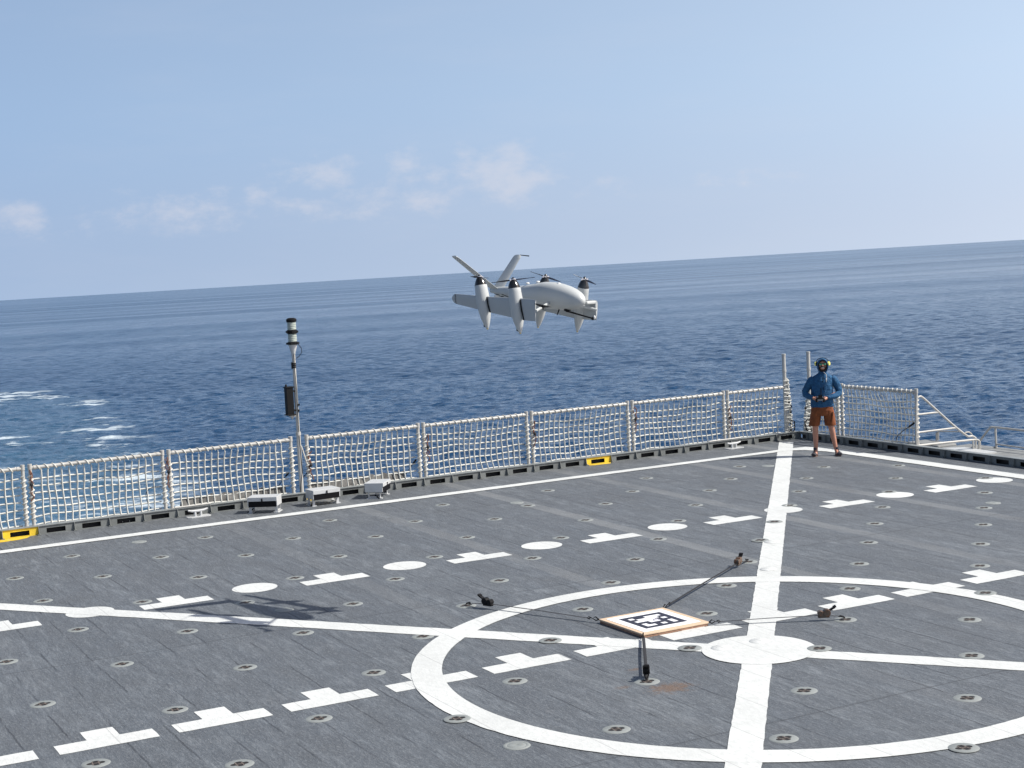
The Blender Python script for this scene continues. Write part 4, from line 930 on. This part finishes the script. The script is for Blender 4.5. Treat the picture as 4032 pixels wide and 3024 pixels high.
for sg, x, dx in ((-1, -.142, -.018), (1, .25, .022)):
    b = MB(); b.loft([[V((x + dx * t * 2 + wx * cos(2 * pi * k / 16), -.145 * t * 1.15 + .055 + 0 * t, .045 + hz * max(sin(2 * pi * k / 16), -.62))) for k in range(16)] for t, wx, hz in ((0., .028, .035), (.1, .04, .062), (.35, .043, .06), (.6, .047, .046), (.9, .05, .034), (1.15, .047, .028), (1.3, .03, .02))]); b.build('shoe', 'shoe', man)
    b = MB(); b.prism([(x - .045, .055), (x + .045, .055), (x + .048 + dx, -.07), (x + .03 + dx * 2, -.125), (x - .03 + dx * 2, -.125), (x - .048 + dx, -.07)], .001, .018); b.build('sole', 'sole', man)
    b = MB(); b.tube([(x, .022, .06), (x + (-.002 if sg < 0 else -.006), .022, .16)], .041, 14); b.build('sock', 'shoe', man)
b = MB()
for sx in (-1, 1): b.ell((.036 + sx * .034, -.103, 1.728), (.032, .010, .023))
b.build('sunglasses', 'lens', man)
b = MB(); b.tube([(-.045, -.075, 1.737), (-.02, -.108, 1.748), (.036, -.117, 1.745), (.092, -.108, 1.748), (.117, -.075, 1.737)], .006, 6); b.build('glasses_frame', 'black', man)
b = MB(); b.tube([(-.012, -.105, 1.668), (.01, -.118, 1.682), (.036, -.124, 1.686), (.062, -.118, 1.682), (.084, -.105, 1.668)], [.006, .010, .011, .010, .006], 8)
for k in range(9):
    a = pi * (1.06 + .88 * k / 8); b.ell((.036 + .066 * cos(a), -.088 + .02 * abs(cos(a)), 1.665 + .062 * sin(a)), (.02, .02, .02), n=8, m_=6)
b.build('beard', 'beard', man)
b = MB(); b.ell((.036, -.117, 1.662), (.026, .008, .010)); b.build('mouth', 'teeth', man)
em = thing('ear_defenders', fk + Matrix.Rotation(RAD(-37), 3, 'Z') @ V((.036, 0, 1.72)), 'yellow ear defenders worn over the hood of the man', 'ear defenders', None, RAD(-59))
for sx in (-1, 1):
    b = MB(); b.lathe([(0, .040), (.012, .042), (.03, .036), (.038, .02), (.04, 0)], (sx * .112, -.01, .01), (sx, 0, .05), 18); b.build('ear_cup', 'yellowcup', em)
    b = MB(); b.lathe([(-.006, .040), (.0, .045), (.006, .043)], (sx * .107, -.01, .01), (sx, 0, .05), 18); b.build('cushion', 'black', em)
b = MB(); b.tube([(-.118, 0, .04), (-.108, 0, .075), (-.065, 0, .108), (0, 0, .122), (.065, 0, .108), (.108, 0, .075), (.118, 0, .04)], .006, 6); b.build('headband', 'black', em)
rc = thing('remote_controller', fk + Matrix.Rotation(RAD(-37), 3, 'Z') @ V((-.032, -.245, 1.085)), 'black and silver remote controller held in the man\'s hands', 'controller', None, RAD(-37))
b = MB(); b.box((0, 0, .006), (.15, .055, .055)); b.ell((-.065, 0, -.012), (.026, .03, .04)); b.ell((.065, 0, -.012), (.026, .03, .04)); b.build('casing', 'black', rc, bevel=.01)
b = MB(); b.box((0, -.030, -.006), (.10, .006, .018)); b.build('faceplate', 'silver', rc, smooth=False)
b = MB(); b.box((0, .0, .058), (.07, .012, .05), Matrix.Rotation(RAD(-20), 3, 'X')); b.build('screen', 'glassdark', rc, smooth=False)
for sx in (-1, 1):
    b = MB(); b.tube([(sx * .045, -.005, .03), (sx * .045, -.01, .052)], .005, 6); b.ell((sx * .045, -.01, .054), (.008, .008, .005)); b.build('stick', 'silver', rc)
# ------------------------------------------------------------------ outboard walkway, ladder rail and hand rails beyond the right-hand edge
rz = lambda x, y: (3450 + x * .2631, 1480 + y * .2631)
Yp = 1.165
def lp(x, y): return onp(*rz(x, y), (0, Yp, 0), (0, 1, 0))
o0 = lp(600, 1045); lad = thing('ladder_rail', o0, 'white tubular ladder rail sloping down outboard right of the last net panel', 'ladder rail')
def curve(pts, k=6):
    P_ = []
    for i in range(len(pts) - 1):
        p0, p1, p2, p3 = pts[max(i - 1, 0)], pts[i], pts[i + 1], pts[min(i + 2, len(pts) - 1)]
        for j in range(k):
            t = j / k; P_.append(.5 * ((2 * p1) + (p2 - p0) * t + (2 * p0 - 5 * p1 + 4 * p2 - p3) * t * t + (3 * p1 - p0 - 3 * p2 + p3) * t ** 3))
    return P_ + [pts[-1]]
b = MB(); b.tube(curve([lp(600, 1045), lp(598, 700), lp(600, 400), lp(612, 335), lp(650, 310), lp(700, 330), lp(900, 510), lp(1150, 735), lp(1340, 885), lp(1385, 907), lp(1440, 903), lp(1490, 935)]), .021, 10)
shift(b, o0).build('handrail', 'rail', lad)
for (x0_, y0_, x1_, y1_) in ((600, 582, 925, 545), (605, 850, 1190, 778)):
    b = MB(); b.tube([lp(x0_, y0_), lp(x1_, y1_)], .019, 10); shift(b, o0).build('rung', 'rail', lad)
b = MB(); b.tube(curve([lp(600, 1046), lp(1000, 1003), lp(1420, 960), lp(1500, 955), lp(1545, 985), lp(1552, 1060), lp(1552, 1250)]), .021, 10); shift(b, o0).build('lower_rail', 'rail', lad)
for x_ in (1452, 1490, 1535):
    b = MB(); b.tube([lp(x_, 965), lp(x_, 1250)], .017, 8); shift(b, o0).build('stanchion', 'rail', lad)
b = MB(); b.tube(curve([lp(1330, 850), lp(1385, 842), lp(1425, 870), lp(1430, 900)]), .014, 8); shift(b, o0).build('end_loop', 'rail', lad)
XR = 17.3
def rp(x, y): return onp(*rz(x, y), (XR, 0, 0), (1, 0, 0))
o0 = rp(1800, 1190); hr = thing('hand_rail', o0, 'grey tubular hand rail at the right picture edge beyond the coaming', 'hand rail')
far = rp(2212, 820) + (rp(2212, 820) - rp(1760, 770)) * 2.5
b = MB(); b.tube(curve([rp(1545, 985), rp(1620, 880), rp(1700, 785), rp(1760, 768), rp(2212, 818)]) + [far], .021, 8); shift(b, o0).build('top_rail', 'rail', hr)
far = rp(2212, 1078) + (rp(2212, 1078) - rp(1800, 1022)) * 2.5
b = MB(); b.tube([rp(1800, 1022), rp(2212, 1078), far], .015, 8); b.tube([rp(1730, 1110), rp(1800, 1040)], .013, 6); shift(b, o0).build('mid_rail', 'rail', hr)
b = MB(); b.tube([rp(1783, 775), rp(1808, 1300)], .020, 8); shift(b, o0).build('stanchion', 'rail', hr)
b = MB(); b.tube([rp(1555, 1090), rp(1800, 1200), rp(1900, 1240)], .020, 8); shift(b, o0).build('foot_rail', 'rail', hr)
o0 = rp(915, 970); hr = thing('hand_rail', o0, 'short grey hand rail behind the ladder rail, low over the walkway', 'hand rail')
b = MB(); b.tube([rp(905, 970), rp(905, 850)], .022, 8); b.tube([rp(930, 965), rp(930, 840)], .016, 8); shift(b, o0).build('stanchion', 'rail', hr)
b = MB(); b.tube(curve([rp(895, 860), rp(960, 832), rp(1250, 835)]), .012, 8); shift(b, o0).build('top_rail', 'rail', hr)
b = MB(); zt = -.12
b.extrude([(XB + .27, 1.9, zt), (XR + .1, 1.9, zt), (XR + .1, -14, zt), (XB + .27, -14, zt)], (0, 0, -.12))
o = b.build('walkway', 'catwalk', None, smooth=False); tag(o, kind='structure')
b = MB(); pp = rp(1000, 985); b.box((0, 0, 0), (.5, .9, .12)); o = b.build('walkway_locker', 'catwalk', None, smooth=False, bevel=.03); o.location = (pp.x - .3, pp.y, rp(950, 990).z - .03); tag(o, 'low rounded grey locker on the outboard walkway behind the ladder rail', 'locker')
b = MB(); pp = onp(*rz(1340, 1130), (16.6, 0, 0), (1, 0, 0)); b.prism([(-.2, -.6), (.2, -.6), (.25, .3), (-.2, .6)], -.03, .03); o = b.build('walkway_hatch', 'lightbox', None, smooth=False); o.location = pp; tag(o, 'pale hatch cover just outside the right coaming beside the ladder rail', 'hatch')
